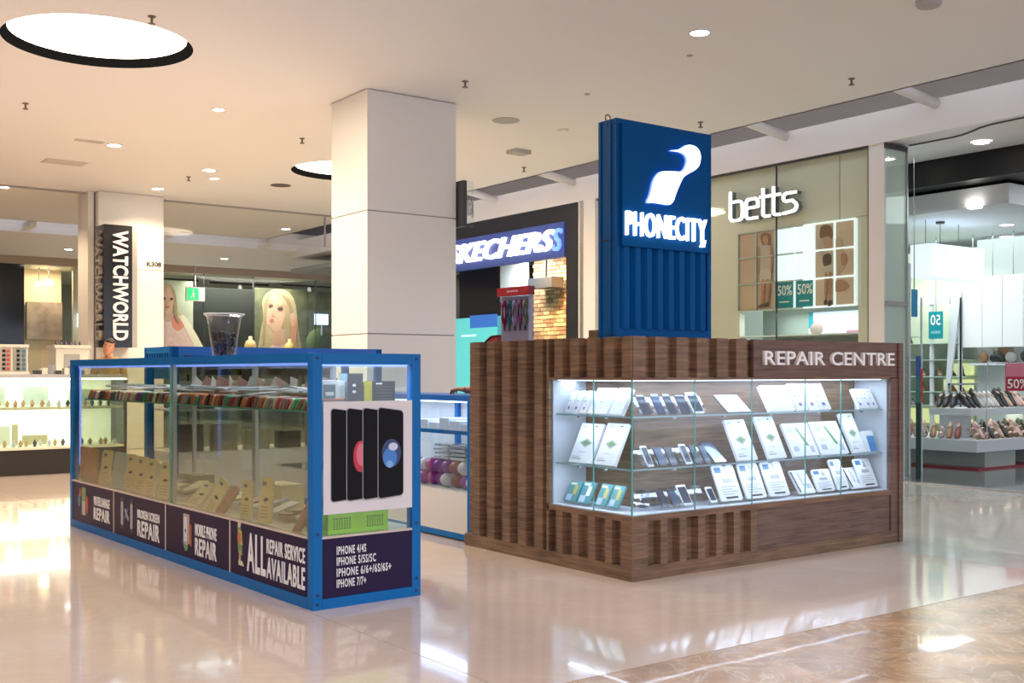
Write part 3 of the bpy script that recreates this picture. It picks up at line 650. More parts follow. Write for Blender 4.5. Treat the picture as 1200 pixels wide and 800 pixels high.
# clear cup of dark berries or beads on the cabinet top
t = thing('plastic_cup', 'clear flared plastic cup half full of dark pieces on the blue cabinet', 'cup', cabpt(.20, 1.57, 1.358))
MB().lathe([(.129, .268), (.131, .272), (.129, .277), (.126, .272)], n=36, caps=False).build('rim', M('cup_rim', (.75, .75, .80), .3), t, smooth=True)
MB().lathe([(.060, 0), (.076, .012), (.086, .10), (.100, .20), (.110, .250), (.128, .272), (.128, .277), (.108, .256), (.096, .20), (.082, .10), (.070, .016), (.0, .010)], n=36, caps=False).build('cup_wall', glass('cup_plastic', (.90, .90, .92), 1.35, .12, 1.2), t, smooth=True)
m = MB(); rnd = random.Random(3)
BD = [M('bead_black', (.005, .004, .010), .3), M('bead_violet', (.014, .006, .03), .3), M('bead_grey', (.03, .03, .05), .3)]
for i in range(230):
    z = rnd.uniform(.015, .150); a = rnd.uniform(0, 6.28); rad = math.sqrt(rnd.random()) * (.054 + z * .12)
    m.ball((rad * math.cos(a), rad * math.sin(a), z), rnd.uniform(.009, .015), 6, rnd.choice(BD))
o = m.build('dark_beads', None, t); o['kind'] = 'stuff'

# ================================================================== WOODEN KIOSK
kx, ky = 4.48, 4.87; KX1, KY1, KH = 7.19, 6.66, 1.472
WZ0, WZ1 = .39, 1.212; WXR, WYL = 7.045, 5.672
kio = thing('repair_kiosk', 'walnut ribbed corner kiosk with wrap-around lit glass display', 'kiosk', (kx, ky, 0))
x1 = KX1 - kx; y1 = KY1 - ky; wl = WYL - ky; wr = WXR - kx; rc = .048; D = .56; DI = .31
def kb(name, *a, mat=WOODH, **k): return B(*a).build(name, mat, kio, **k)
# lower plinth body, recessed field, frame boards
kb('plinth', rc, rc, 0, D, wl, WZ0 - .02); kb('plinth', D, rc, 0, x1 - .01, D, WZ0 - .02)
kb('base_board', 0, 0, 0, .05, y1, .085); kb('base_board', .05, 0, 0, x1, .05, .085)
kb('sill_board', 0, 0, WZ0 - .035, .06, wl + .02, WZ0); kb('sill_board', .06, 0, WZ0 - .035, wr + .012, .06, WZ0)
# corner post below
kb('corner_post', 0, 0, .085, .13, .05, WZ0 - .035); kb('corner_post', 0, .05, .085, .05, .10, WZ0 - .035)
# header above the window
kb('header', rc, rc, WZ1 + .012, .12, wl, KH - .004); kb('header', .12, rc, WZ1 + .012, x1 - .06, .12, KH - .004)
kb('header_trim', 0, 0, WZ1 - .006, .12, wl, WZ1 + .01); kb('header_trim', .12, 0, WZ1 - .006, wr, .12, WZ1 + .01)
# solid left arm
kb('arm_body', rc, wl + .01, 0, D, y1, KH); 
kb('jamb_board', 0, wl, 0.085, .06, wl + .025, KH)
# top deck
kb('top_deck', .12, .12, KH - .03, D, wl, KH - .004); kb('top_deck', D, .12, KH - .03, x1 - .05, D, KH - .004)
# back walls of the display
kb('display_back', DI, DI, WZ0 - .02, DI + .02, wl, KH - .03); kb('display_back', DI + .02, DI, WZ0 - .02, x1 - .05, DI + .02, KH - .03)
kb('body_back', D - .02, D - .02, 0, D, wl, KH - .03); kb('body_back', D, D - .02, 0, x1, D, KH - .03)
GRW = M('lit_panel', (.55, .57, .62), .45)
kb('display_side', .03, wl - .012, WZ0, DI, wl - .001, WZ1, mat=GRW); kb('display_side', wr, .03, WZ0, wr + .012, DI, WZ1, mat=GRW)
kb('display_floor', .014, .014, WZ0 - .01, DI, wl - .012, WZ0 + .006, mat=GRW); kb('display_floor', DI, .014, WZ0 - .01, wr, DI, WZ0 + .006, mat=GRW)
kb('display_top', .03, .03, WZ1 + .0, DI, wl - .012, WZ1 + .011, mat=GRW); kb('display_top', DI, .03, WZ1, wr, DI, WZ1 + .011, mat=GRW)
# end frame at the right
kb('end_board', wr + .012, 0, 0.085, x1, .03, WZ1 + .0, mat=WOODR); kb('end_board', x1 - .05, -.012, 0, x1, D, KH, mat=WOODR)
kb('flat_panel', 1.08, .003, WZ1 + .005, x1 - .05, .03, KH, mat=WOODR); kb('flat_panel', 1.10, .010, .085, wr + .012, .03, WZ0 - .035, mat=WOODR)
def rib(x, z0, z1, face, wdt=.105):
    pr_ = [(0, rc), (.012, 0), (wdt - .012, 0), (wdt, rc)]
    m = MB().prism(pr_, 'z', z0, z1)
    if face == 'x': m.xf(Matrix.Translation((x, 0, 0)))
    else: m.xf(Matrix(((0, 1, 0, 0), (1, 0, 0, x), (0, 0, 1, 0), (0, 0, 0, 1))))
    return m
for k in range(5): rib(wl + .055 + k * .183, .085, KH, 'y', .11).build('rib', WOODH, kio)
for k in range(4): rib(.155 + k * .165, WZ1 + .01, KH, 'y', .105).build('rib', WOODH, kio)
rib(0, WZ1 + .01, KH, 'y', .10).build('rib', WOODH, kio)
for k in range(6): rib(-.0 + .0 + k * .18, WZ1 + .01, KH, 'x', .125).build('rib', WOODH, kio)
for k in range(4): rib(.17 + k * .16, .085, WZ0 - .035, 'y', .085).build('rib', WOODH, kio)
for k in range(6): rib(.225 + k * .163, .085, WZ0 - .035, 'x', .082).build('rib', WOODH, kio)
# glass: front panes with visible joints
zz0, zz1 = WZ0, WZ1
ys = [.012, .36, wl]; xs = [.012, .54, 1.07, 1.61, 2.0, wr]
for a, b in zip(ys[:-1], ys[1:]): kb('glass_pane', .004, a + .002, zz0, .012, b - .002, zz1, mat=GL)
for a, b in zip(xs[:-1], xs[1:]): kb('glass_pane', a + .002, .004, zz0, b - .002, .012, zz1, mat=GL)
for a in ys[1:-1]: kb('glass_joint', .003, a - .0012, zz0, .013, a + .0012, zz1, mat=GLE)
for a in xs[1:-1]: kb('glass_joint', a - .0012, .003, zz0, a + .0012, .013, zz1, mat=GLE)
kb('glass_joint', .003, .003, zz0, .012, .012, zz1, mat=GLE)
# L shaped glass shelves
for z in (.665, .985):
    MB().prism([(.05, .05), (wr - .02, .05), (wr - .02, .30), (.30, .30), (.30, wl - .02), (.05, wl - .02)], 'z', z - .008, z).build('glass_shelf', GL, kio)
    MB().box(.046, .046, z - .009, .05, wl - .02, z + .001).box(.05, .046, z - .009, wr - .02, .05, z + .001).build('shelf_edge', M('shelf_edge', (.30, .48, .58), .15, spec=.8), kio)
    for (sx, sy) in ((.05, .3), (.05, .55), (.4, .05), (.85, .05), (1.3, .05), (1.8, .05), (2.3, .05)): B(sx, sy, z - .02, sx + .02, sy + .02, z - .009).build('shelf_clip', CHROME, kio)
kb('led_strip', .055, .06, WZ1 - .012, .075, wl - .03, WZ1, mat=LED); kb('led_strip', .06, .055, WZ1 - .012, wr - .03, .075, WZ1, mat=LED)
for nm, loc, sx, sy, pw in (('kiosk_led', (.16, wl / 2 + .1, WZ1 - .015), .12, .6, 1.3), ('kiosk_led', (wr / 2, .16, WZ1 - .015), 2.4, .12, 6.5)):
    l = lamp(nm, 'AREA', (0, 0, 0), pw, (.66, .78, 1.0), size=sx, size_y=sy); l.parent = kio; l.location = loc
for z in (.66, .975):   # light under each shelf
    l = lamp('shelf_led', 'AREA', (0, 0, 0), 2.2, (.62, .74, 1.0), size=2.3, size_y=.03); l.parent = kio; l.location = (wr / 2, .09, z - .012)
    l = lamp('shelf_led', 'AREA', (0, 0, 0), .8, (.62, .74, 1.0), size=.03, size_y=.6); l.parent = kio; l.location = (.09, wl / 2, z - .012)
text('REPAIR CENTRE', 1.43, .095, LETTER, kio, (5.649 - kx, .004, 1.303), depth=.022, bold=.028, spacing=1.05)
# goods in the kiosk
PWHT = M('pack_white', (.80, .80, .86), .35); PBLK = M('phone_black', (.02, .03, .06), .12, coat=.6); PNV = M('phone_navy', (.03, .06, .14), .15, coat=.6); PWB = M('phone_white', (.72, .74, .80), .25)
PTEAL = M('pack_teal', (.06, .28, .30), .3); PBLU = M('pack_blue', (.05, .25, .60), .35)
SH = {.985: 'top', .665: 'middle', .40: 'bottom'}
def good(kind, x, y, z, wdt, h, face, n, side):
    """card, box or dummy phone leaning back on a shelf; local +x right, leaning towards +y"""
    lean = {'ph': 33, 'phw': 33, 'tab': 50, 'box': 30, 'thin': 28, 'tall': 26, 'sq': 28, 'blue': 20, 'card': 24, 'dvd': 35, 'teal': 28}[kind]
    hh = h / math.cos(R(lean)); rz = 0 if face == 'x' else R(-90)
    nm = {'ph': 'display_phone', 'phw': 'display_phone', 'tab': 'display_tablet', 'box': 'white_box', 'thin': 'slim_box', 'tall': 'charger_box', 'sq': 'repair_kit_box', 'blue': 'blue_box', 'card': 'card_pack', 'dvd': 'cable_pack', 'teal': 'blister_pack'}[kind]
    look = {'ph': 'dark dummy phone', 'phw': 'white framed dummy phone', 'tab': 'dark dummy tablet leaning far back', 'box': 'bright white box', 'thin': 'slim white box with small marks', 'tall': 'tall white box with a grey diamond picture', 'sq': 'squarish white box with green streaks', 'blue': 'blue and white box', 'card': 'white rounded card pack with blue print', 'dvd': 'white pack with dark edge', 'teal': 'teal blister pack'}[kind]
    t = thing(nm, '%s, %s, %s kiosk shelf' % (look, n, SH[z]), 'phone' if kind in ('ph', 'phw') else ('tablet' if kind == 'tab' else 'box'), (x, y, z + .010 + (.006 if z < .5 else 0)), rz)
    t.rotation_euler = Matrix.Rotation(rz, 3, 'Z').to_4x4().to_3x3().to_euler() if False else (R(-lean), 0, rz)
    T = Matrix.Identity(4)
    def bld(m, name, mat=None, **k): return m.build(name, mat, t, **k)
    th = {'ph': .008, 'phw': .008, 'tab': .008, 'box': .03, 'thin': .02, 'tall': .02, 'sq': .02, 'blue': .05, 'card': .012, 'dvd': .015, 'teal': .012}[kind]
    if kind in ('ph', 'phw', 'tab'):
        hh = max(hh, .095) if kind != 'tab' else hh
        body = PWB if kind == 'phw' else PBLK
        bld(MB().poly(rr(0, 0, wdt * .80, hh, .008), body, th=th, y=th), 'phone_body', None)
        bld(MB().poly(rr(.005, .014, wdt * .80 - .005, hh - .014, .002), PNV if n.startswith('s') else PBLK, th=.0008, y=-.0002), 'screen', None)
        if kind == 'phw': bld(MB().poly(ell(wdt * .4, .007, .004, .004, 10), PG, th=.0008, y=-.0002), 'home_button', None)
    else:
        mat = {'teal': PTEAL, 'blue': PWHT}.get(kind, PWHT)
        prof = rr(0, 0, wdt, hh, .018 if kind == 'card' else .002)
        bld(MB().poly(prof, mat, th=th, y=th), 'pack_body', None)
        m = MB()
        def bx(a, b, c, d, mm): m.poly([(wdt * a, hh * b), (wdt * c, hh * b), (wdt * c, hh * d), (wdt * a, hh * d)], mm, .0008, -.0002)
        if kind == 'tall':
            m.poly([(wdt * .2, hh * .5), (wdt * .5, hh * .38), (wdt * .8, hh * .5), (wdt * .5, hh * .62)], PG, .0008, -.0002); m.poly([(wdt * .3, hh * .5), (wdt * .5, hh * .43), (wdt * .7, hh * .5), (wdt * .5, hh * .57)], PGN, .0008, -.001)
            bx(.1, .08, .5, .11, PG); bx(.1, .14, .4, .155, PG); bx(.3, .26, .6, .275, PG); bx(.1, .9, .3, .93, M('print_faint', (.45, .48, .58), .4)); m.poly(ell(wdt * .7, hh * .93, .012, .005, 10), PD, .0008, -.0002)
        elif kind == 'sq':
            m.poly([(wdt * .45, hh * .85), (wdt * .55, hh * .85), (wdt * .75, hh * .3), (wdt * .65, hh * .3)], PGN, .0008, -.0002); bx(.1, .7, .35, .9, MATS['print_faint']); bx(.1, .15, .3, .3, MATS['print_faint']); bx(.75, .1, .9, .3, MATS['print_faint']); bx(.1, .4, .35, .6, PCR)
        elif kind == 'card':
            bx(.08, .78, .38, .93, PB); bx(.3, .50, .75, .62, PG); m.poly([(wdt * .55, hh * .92), (wdt * .62, hh * .92), (wdt * .7, hh * .68), (wdt * .5, hh * .70)], PG, .0008, -.0002)
            for q in range(4): bx(.15, .38 - q * .07, .85 - (q % 2) * .2, .40 - q * .07, PG)
            bx(.25, .06, .8, .11, PD)
        elif kind == 'dvd': bx(.02, .05, .12, .95, PD); bx(.4, .3, .5, .9, PG); bx(.6, .2, .9, .4, MATS['print_faint'])
        elif kind == 'thin': bx(.3, .15, .6, .27, M('print_violet', (.2, .12, .5), .4)); bx(.2, .5, .35, .54, PD); bx(.2, .85, .6, .88, PG)
        elif kind == 'box': bx(.45, .45, .52, .48, PD)
        elif kind == 'blue': bx(.25, .0, .95, .75, PBLU)
        elif kind == 'teal': bx(.1, .05, .55, .35, M('print_lightblue', (.45, .60, .85), .3)); bx(.5, .35, .8, .8, PWHT if n[0] == 's' else PY); bx(.1, .82, .6, .92, PCR)
        if m.v: bld(m, 'printing', None)
    return t
ORD = _o[1:]
ORD_ = ['first', 'second', 'third', 'fourth', 'fifth', 'sixth', 'seventh', 'eighth', 'ninth', 'tenth', 'eleventh', 'twelfth', 'thirteenth', 'fourteenth']
RIGHT=[
('ph',4.650,0.086,0.121,0.985),('ph',4.773,0.088,0.124,0.985),('ph',4.876,0.082,0.123,0.985),('ph',4.981,0.107,0.116,0.985),('phw',5.087,0.124,0.132,0.985),('tab',5.395,0.290,0.110,0.985),('box',5.814,0.265,0.170,0.985),('thin',6.098,0.119,0.181,0.985),('thin',6.226,0.112,0.180,0.985),('thin',6.347,0.123,0.179,0.985),('thin',6.784,0.081,0.138,0.985),('thin',6.876,0.082,0.137,0.985),('thin',6.945,0.070,0.137,0.985),('phw',4.686,0.072,0.124,0.665),('ph',4.787,0.088,0.109,0.665),('ph',4.883,0.082,0.109,0.665),('phw',5.018,0.077,0.122,0.665),('ph',5.103,0.078,0.113,0.665),('ph',5.188,0.071,0.108,0.665),('tab',5.275,0.145,0.122,0.665),('tall',5.493,0.201,0.262,0.665),('tall',5.797,0.193,0.276,0.665),('sq',6.061,0.276,0.222,0.665),('sq',6.356,0.318,0.226,0.665),('tall',6.715,0.163,0.276,0.665),('blue',6.887,0.130,0.148,0.665),('ph',4.809,0.081,0.10,0.400),('ph',4.905,0.083,0.10,0.400),('phw',4.996,0.107,0.12,0.400),('phw',5.243,0.080,0.095,0.400),('card',5.339,0.212,0.225,0.400),('card',5.584,0.204,0.225,0.400),('card',5.814,0.211,0.225,0.400),('dvd',6.125,0.175,0.150,0.400),('card',6.318,0.200,0.150,0.400),('card',6.538,0.14,0.210,0.400),('dvd',6.705,0.161,0.14,0.400),('card',6.820,0.200,0.201,0.400)]
LEFT=[('thin',5.600,0.063,0.139,0.985),('thin',5.525,0.062,0.140,0.985),('thin',5.450,0.070,0.141,0.985),('box',5.370,0.190,0.160,0.985),('box',5.165,0.121,0.162,0.985),('tall',5.560,0.226,0.247,0.665),('tall',5.310,0.206,0.256,0.665),('teal',5.610,0.126,0.126,0.400),('teal',5.475,0.122,0.132,0.400),('teal',5.30,0.108,0.131,0.400),('teal',5.18,0.105,0.131,0.400)]
cnt = {}
for kind, x, wdt, h, z in RIGHT:
    cnt[z] = cnt.get(z, -1) + 1
    good(kind, x, ky + .075, z, wdt - .006, h, 'x', ORD[cnt[z]] + ' from glass corner', 'long side')
cnt = {}
for kind, y, wdt, h, z in LEFT:
    cnt[z] = cnt.get(z, -1) + 1
    good(kind, kx + .075, y, z, wdt - .006, h, 'y', ORD[cnt[z]] + ' from the left end', 'short side')
# clear acrylic stands behind the phones
def stand(x, y, z, wdt, rz, label):
    t = thing('acrylic_stand', label, 'stand', (x, y, z), rz, 'stepped acrylic stands in the kiosk')
    MB().prism([(0.0, 0), (.004, 0), (.075, .10), (.15, .10), (.15, .104), (.073, .104)], 'x', 0, wdt).build('step', ACR, t)
    MB().box(0, -.004, 0, wdt, 0, .012).build('lip', ACR, t)
lab = 'clear stepped acrylic stand behind the dummy phones in the kiosk'
for z in (.997, .677, .418):
    stand(4.66, ky + .13, z, .60, 0, 'clear stepped acrylic stand behind dummy phones on the %s kiosk shelf' % ('bottom' if z < .5 else 'middle' if z < .8 else 'top'))
stand(kx + .20, 5.09, .418, .14, R(-90), 'clear acrylic stand round the glass corner on the bottom kiosk shelf')
o = B(0, 0, 0, .30, .12, .004).build('acrylic_tray', ACR, loc=(6.05, ky + .1, .60)); tag(o, 'clear acrylic tray hanging under the middle kiosk shelf', 'tray'); 
B(0, 0, -.0, .004, .12, .055).build('tray_side', ACR, o); B(.296, 0, 0, .3, .12, .055).build('tray_side', ACR, o)

# ================================================================== TOWER SIGN
tw = thing('tower_sign', 'tall blue corrugated steel sign tower with glowing white bird', 'sign', (4.515, 5.05, 1.470))
TW, TD, THH = .835, .168, 1.345
B(.0, .02, 0, TW, TD, THH).build('back_box', BLUE, tw, bevel=.004)
B(0, 0, 0, .03, .02, THH).build('frame_bar', BLUE, tw); B(TW - .035, 0, 0, TW, .02, THH).build('frame_bar', BLUE, tw); B(.03, 0, THH - .03, TW - .035, .02, THH).build('frame_bar', BLUE, tw); B(.03, 0, 0, TW - .035, .02, .055).build('frame_bar', BLUE, tw)
B(.028, -.028, .56, TW - .03, .018, THH - .035).build('sign_panel', M('sign_blue', (.0005, .075, .25), .55, spec=.08), tw, bevel=.003)
n = 8; pw = (TW - .07) / n
for k in range(n):
    x = .033 + k * pw
    MB().prism([(x, .02), (x + pw * .22, -.015), (x + pw * .66, -.015), (x + pw * .88, .02)], 'z', .055, .56).build('corrugation', BLUE, tw)
B(-.004, .03, .60, 0, TD - .02, .608).build('side_seam', BOLT, tw)
B(-.006, .045, .0, 0, .06, THH - .01).build('side_bar', BLUE, tw); B(-.006, TD - .03, 0, 0, TD - .01, THH - .01).build('side_bar', BLUE, tw)
for z in (.02, .60, THH - .03):
    for y_ in (.03, .06, .09): MB().lathe([(.007, 0), (.007, .004)], n=8).xf(Matrix.Translation((0, y_, z)) @ Matrix.Rotation(R(-90), 4, 'Y')).build('bolt', BOLT, tw)
ring = [(.02 + .02 * math.cos(a), .1, THH + .018 + .02 * math.sin(a)) for a in [i * math.pi / 8 for i in range(17)]]
MB().tube(ring, .004, 6).build('lifting_ring', DARK, tw)
GLOW = M('sign_glow', (1, 1, 1), .5, emit=1.6, ecol=(0.86, 0.90, 1.0)); HALO = M('halo_edge', (.3, .4, 1), .5, emit=1.0, ecol=(.12, .22, 1.0))
# bird outline (metres on the panel, from the photograph's proportions)
def cr(pts, n=5):
    out = []
    N_ = len(pts)
    for i in range(N_):
        p0, p1, p2, p3 = [pts[(i + j) % N_] for j in (-1, 0, 1, 2)]
        for q in range(n):
            t = q / n
            out.append(tuple(.5 * (2 * p1[k] + (p2[k] - p0[k]) * t + (2 * p0[k] - 5 * p1[k] + 4 * p2[k] - p3[k]) * t * t + (-p0[k] + 3 * p1[k] - 3 * p2[k] + p3[k]) * t ** 3) for k in (0, 1)))
    return out
BIRDPX = [(245,169),(268,166),(283,160),(296,151),(312,147),(330,150),(343,160),(350,176),(350,195),(344,214),(330,228),(312,238),(292,252),(281,272),(272,292),(264,312),(257,332),(243,345),(215,343),(190,341),(170,341),(178,320),(184,298),(189,275),(198,256),(212,241),(235,237),(262,236),(281,236),(292,228),(299,215),(303,200),(300,186),(290,176),(272,171)]
sx = (TW) / (410 - 95) 
def bp(px, py):  # crop pixels to panel metres: crop spans 95..410 across and the face slopes down to the right
    X = (px - 88) / (408 - 88) * TW; top = 68 + (px - 88) * (105 - 68) / 320; bot = 778 + (px - 88) * 0 / 320
    return (X, THH * (1 - (py - top) / (bot - top)))
bird = [bp(*q) for q in BIRDPX]
from mathutils.geometry import tessellate_polygon
def solid(name, pts, y0, y1, mat, side, par, grow=0):
    n_ = len(pts); tri = tessellate_polygon([[Vector((a, b, 0)) for a, b in pts]])
    m = MB(); vs = [(a, y0, b) for a, b in pts] + [(a, y1, b) for a, b in pts]
    m.add(vs, [tuple(t) for t in tri], mat); m.add(vs, [tuple(n_ + i for i in t[::-1]) for t in tri], mat)
    m.add(vs, [(i, (i + 1) % n_, n_ + (i + 1) % n_, n_ + i) for i in range(n_)], side)
    return m.build(name, None, par)
solid('lit_bird', cr(bird, 3), -.050, -.032, GLOW, HALO, tw)
text('PHONECITY', .70, .15, GLOW, tw, (.045, -.030, .625), depth=.022, bold=.0, spacing=1.08)
MB().prism([(.692, .595), (.722, .595), (.735, .64), (.715, .64)], 'y', -.052, -.030).build('lit_tail', GLOW, tw)
l = lamp('halo_lamp', 'AREA', (0, 0, 0), 2.0, (.15, .28, 1.0), size=.4, size_y=.5, rot=(R(-90), 0, 0)); l.parent = tw; l.location = (.45, -.10, .98); l.rotation_euler = (R(-90), 0, 0)
l.data.energy = 0.6

# red topped blister pack and things on the kiosk top
t = thing('earphone_pack', 'hanging pack with red header and five coloured cables on the kiosk top', 'pack', (4.66, 6.50, 1.470), R(-86))
B(0, 0, 0, .345, .05, .34).build('clear_box', glass('pack_plastic', (.80, .80, .88), 1.45, .05, 1.5), t); B(0, -.003, .335, .345, .055, .395).build('red_header', M('header_red', (.42, .012, .03), .35), t)
B(.006, .03, .01, .339, .046, .33).build('backing_card', M('pack_lilac', (.50, .48, .60), .4), t)
B(.11, -.005, .358, .23, -.003, .372).build('print_line', M('pale_red', (.6, .3, .32)), t)
for k, c_ in enumerate([(.45, .02, .10), (.05, .22, .28), (.55, .52, .70), (.42, .14, .35), (.35, .42, .22)]):
    m_ = M('cable_%d' % k, c_, .4); xx = .055 + k * .058
    MB().tube([(xx, .02, .30), (xx - .018, .018, .27), (xx - .018, .018, .17), (xx, .02, .12), (xx + .018, .018, .17), (xx + .018, .018, .27), (xx, .02, .30)], .011, 8).build('cable_loop', m_, t, smooth=True)
    MB().tube([(xx, .02, .12), (xx, .02, .085)], .006, 8).build('plug', DARK, t)
t = thing('red_pouch', 'low dark red pouch with black edge left of the hanging pack', 'pouch', (4.72, 6.60, 1.470), R(-86))
MB().prism([(-.16, 0), (.10, 0), (.10, .035), (.0, .055), (-.09, .05), (-.16, .01)], 'y', 0, .12).build('pouch_body', M('pouch_red', (.38, .03, .03), .5), t, bevel=.008)
MB().tube([(-.16, -.004, .012), (-.09, -.004, .052), (.0, -.004, .058), (.10, -.004, .038)], .006, 6).build('zip', BLACK, t)
t.location = (4.72, 6.42, 1.470); t.location.y = 6.56
o = B(0, 0, 0, .04, .09, .05).build('wood_block', WOODH, loc=(4.52, 5.225, 1.470)); tag(o, 'small walnut block at the left foot of the blue tower', 'block')
# ================================================================== REAR COUNTERS OF THE BLUE KIOSK
SILV = M('white_laminate', (0.7, 0.68, 0.66), 0.35)
rb = thing('rear_cabinet', 'taller blue framed cabinet with slotted side vents behind the front cabinet', 'cabinet', (3.225, 9.25, 0))
w_, d_, h_ = 2.04, .72, 1.478
for x in (0, w_ - .06):
    for y in (0, d_ - .06): B(x, y, 0, x + .06, y + .06, h_).build('post', BLUE, rb)
BLB = M('bright_blue', (.01, .13, .52), .35)
B(.06, 0, h_ - .10, w_ - .06, .04, h_).build('top_rail', BLB, rb); B(.06, d_ - .04, h_ - .10, w_ - .06, d_, h_).build('top_rail', BLB, rb)
B(0, .06, h_ - .055, .04, d_ - .06, h_).build('top_rail', BLUEF, rb); B(0, .06, 1.20, .04, d_ - .06, h_ - .10).build('side_rail', BLUEF, rb)
for k in range(9): B(0.004, .07 + k * .066, h_ - .10, .036, .10 + k * .066, h_ - .055).build('vent_bar', BLUEF, rb)
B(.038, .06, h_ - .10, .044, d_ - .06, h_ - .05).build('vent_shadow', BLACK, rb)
B(.10, -.004, h_ - .092, w_ * .5, 0, h_ - .078).build('vent_slot', BLACK, rb)
B(w_ - .04, .06, h_ - .10, w_, d_ - .06, h_).build('top_rail', BLUEF, rb)
B(.02, .02, .10, w_ - .02, .04, .55).build('lower_panel', SILV, rb); B(.02, d_ - .04, .1, w_ - .02, d_ - .02, .55).build('lower_panel', SILV, rb); B(.02, .04, .1, .04, d_ - .04, .55).build('lower_panel', SILV, rb)
for z in (.55, .92): B(.03, .03, z, w_ - .03, d_ - .03, z + .015).build('shelf', SILV, rb)
for a in ((0, .0, 0, w_, .05, .10), (0, d_ - .05, 0, w_, d_, .10), (0, .05, 0, .05, d_ - .05, .10)): B(*a).build('base_rail', BLUE, rb)
B(.06, .012, .57, w_ - .06, .018, h_ - .10).build('glass_pane', GL, rb)
B(.02, .02, h_ - .012, w_ - .02, d_ - .02, h_ - .004).build('top_board', SILV, rb)
B(.06, .05, h_ - .12, w_ - .06, .07, h_ - .105).build('led_strip', M('blue_led', (1,1,1)), rb)
l = lamp('rear_led', 'AREA', (0, 0, 0), 5, (.6, .72, 1.0), size=1.7, size_y=.3); l.parent = rb; l.location = (w_ / 2, .3, h_ - .12)
cw = M('cream_garment', (.62, .56, .42), .6); bk = M('dark_case', (.03, .035, .03), .4)
rnd = random.Random(11)
for k in range(9):
    hh = rnd.uniform(.20, .30); mt = [cw, bk, CRD, M('olive_pack', (.16, .16, .08), .5)][k % 4]; ww = rnd.uniform(.12, .17)
    o = B(0, 0, 0, ww, .08, hh).build('accessory_box', mt, loc=(3.32 + k * .205, 9.42, .935)); tag(o, ['cream', 'black', 'pale', 'olive'][k % 4] + ' accessory box, ' + ORD[k] + ' from the left on the rear cabinet upper shelf', 'box', 'boxes on the rear cabinet upper shelf')
for k in range(6):
    hh = rnd.uniform(.15, .28); mt = [bk, cw, CRD][k % 3]
    o = B(0, 0, 0, .22, .1, hh).build('accessory_box', mt, loc=(3.35 + k * .31, 9.42, .565)); tag(o, ['black', 'cream', 'pale'][k % 3] + ' accessory box, ' + ORD[k] + ' from the left on the rear cabinet lower shelf', 'box', 'boxes on the rear cabinet lower shelf')

lc = thing('low_counter', 'lower blue topped counter with white panel joining the walnut kiosk', 'counter', (4.55, 6.68, 0))
LL, LD, LH = 2.50, .50, 1.083
B(0, 0, LH - .042, LD, LL, LH).build('top_rail', BLB, lc)
for a in ((0, 0), (0, LL - .05), (LD - .05, 0), (LD - .05, LL - .05), (LD - .05, .85)): B(a[0], a[1], 0, a[0] + .05, a[1] + .05, LH - .042).build('post', BLUEF, lc)
B(.0, .05, .01, .03, LL - .05, .055).build('base_rail', BLUEF, lc)
B(.003, .05, .055, .02, LL - .05, .362).build('white_panel', SILV, lc); B(.02, .05, .355, LD - .02, LL - .05, .368).build('deck', SILV, lc)
B(.006, .05, .368, .012, LL - .05, LH - .042).build('glass_pane', GL, lc); B(.05, .05, .80, LD - .05, LL - .05, .81).build('glass_shelf', GL, lc); B(.045, .05, .785, .05, LL - .05, .815).build('shelf_edge', BLUEF, lc)
B(LD - .02, .05, .06, LD - .004, LL - .05, LH - .05).build('back_panel', SILV, lc)
B(.03, .06, LH - .055, .05, LL - .06, LH - .045).build('led_strip', LED, lc)
l = lamp('counter_led', 'AREA', (0, 0, 0), 6, (.65, .76, 1.0), size=.2, size_y=2.2); l.parent = lc; l.location = (.22, LL / 2, LH - .05)
MAG = M('magenta_bag', (.40, .02, .22), .3, noise=.4, nscale=18); VIO = M('violet_bag', (.24, .03, .28), .25, noise=.3, nscale=20); SLV = M('silver_pack', (.55, .58, .66), .25, metal=.3)
rnd = random.Random(5)
names = ['magenta', 'violet', 'pale', 'red brown']
for k in range(16):
    y = 6.80 + (k % 8) * .115; z = .37 + .0 + (k // 8) * .10; ci = rnd.choice([0, 0, 1, 1, 2, 3])
    o = MB().ball((0, 0, .055), (.075, .06, .058), 10).build('soft_pouch', [MAG, VIO, M('pale_pouch', (.6, .6, .64), .4), M('brown_pouch', (.3, .08, .05), .4)][ci], loc=(4.66 + rnd.uniform(0, .04), y, z + .002), smooth=True)
    tag(o, '%s crumpled pouch, %s from the kiosk in the %s layer under the low counter' % (names[ci], ORD[k % 8], 'upper' if k > 7 else 'lower'), 'pouch', 'crumpled pouches in the low counter')
for k in range(8):
    o = B(0, 0, 0, .16, .20, .018).build('blister_case', SLV, loc=(4.63 + (k % 2) * .01, 6.88 + (k // 4) * .24, .585 + (k % 4) * .032)); tag(o, 'silvery clear blister case, %s in the stack %s' % (ORD[k % 4], 'nearer the kiosk' if k < 4 else 'farther from the kiosk'), 'case', 'stacked blister cases in the low counter')
B_ = MB()
for k in range(5):
    o = B(0, 0, 0, .18, .13, .05 + .02 * (k % 3)).build('white_packet', WR2, loc=(4.64, 6.82 + k * .15, .812)); tag(o, 'bright white packet, %s from the kiosk on the low counter glass shelf' % ORD[k], 'packet', 'white packets on the glass shelf')

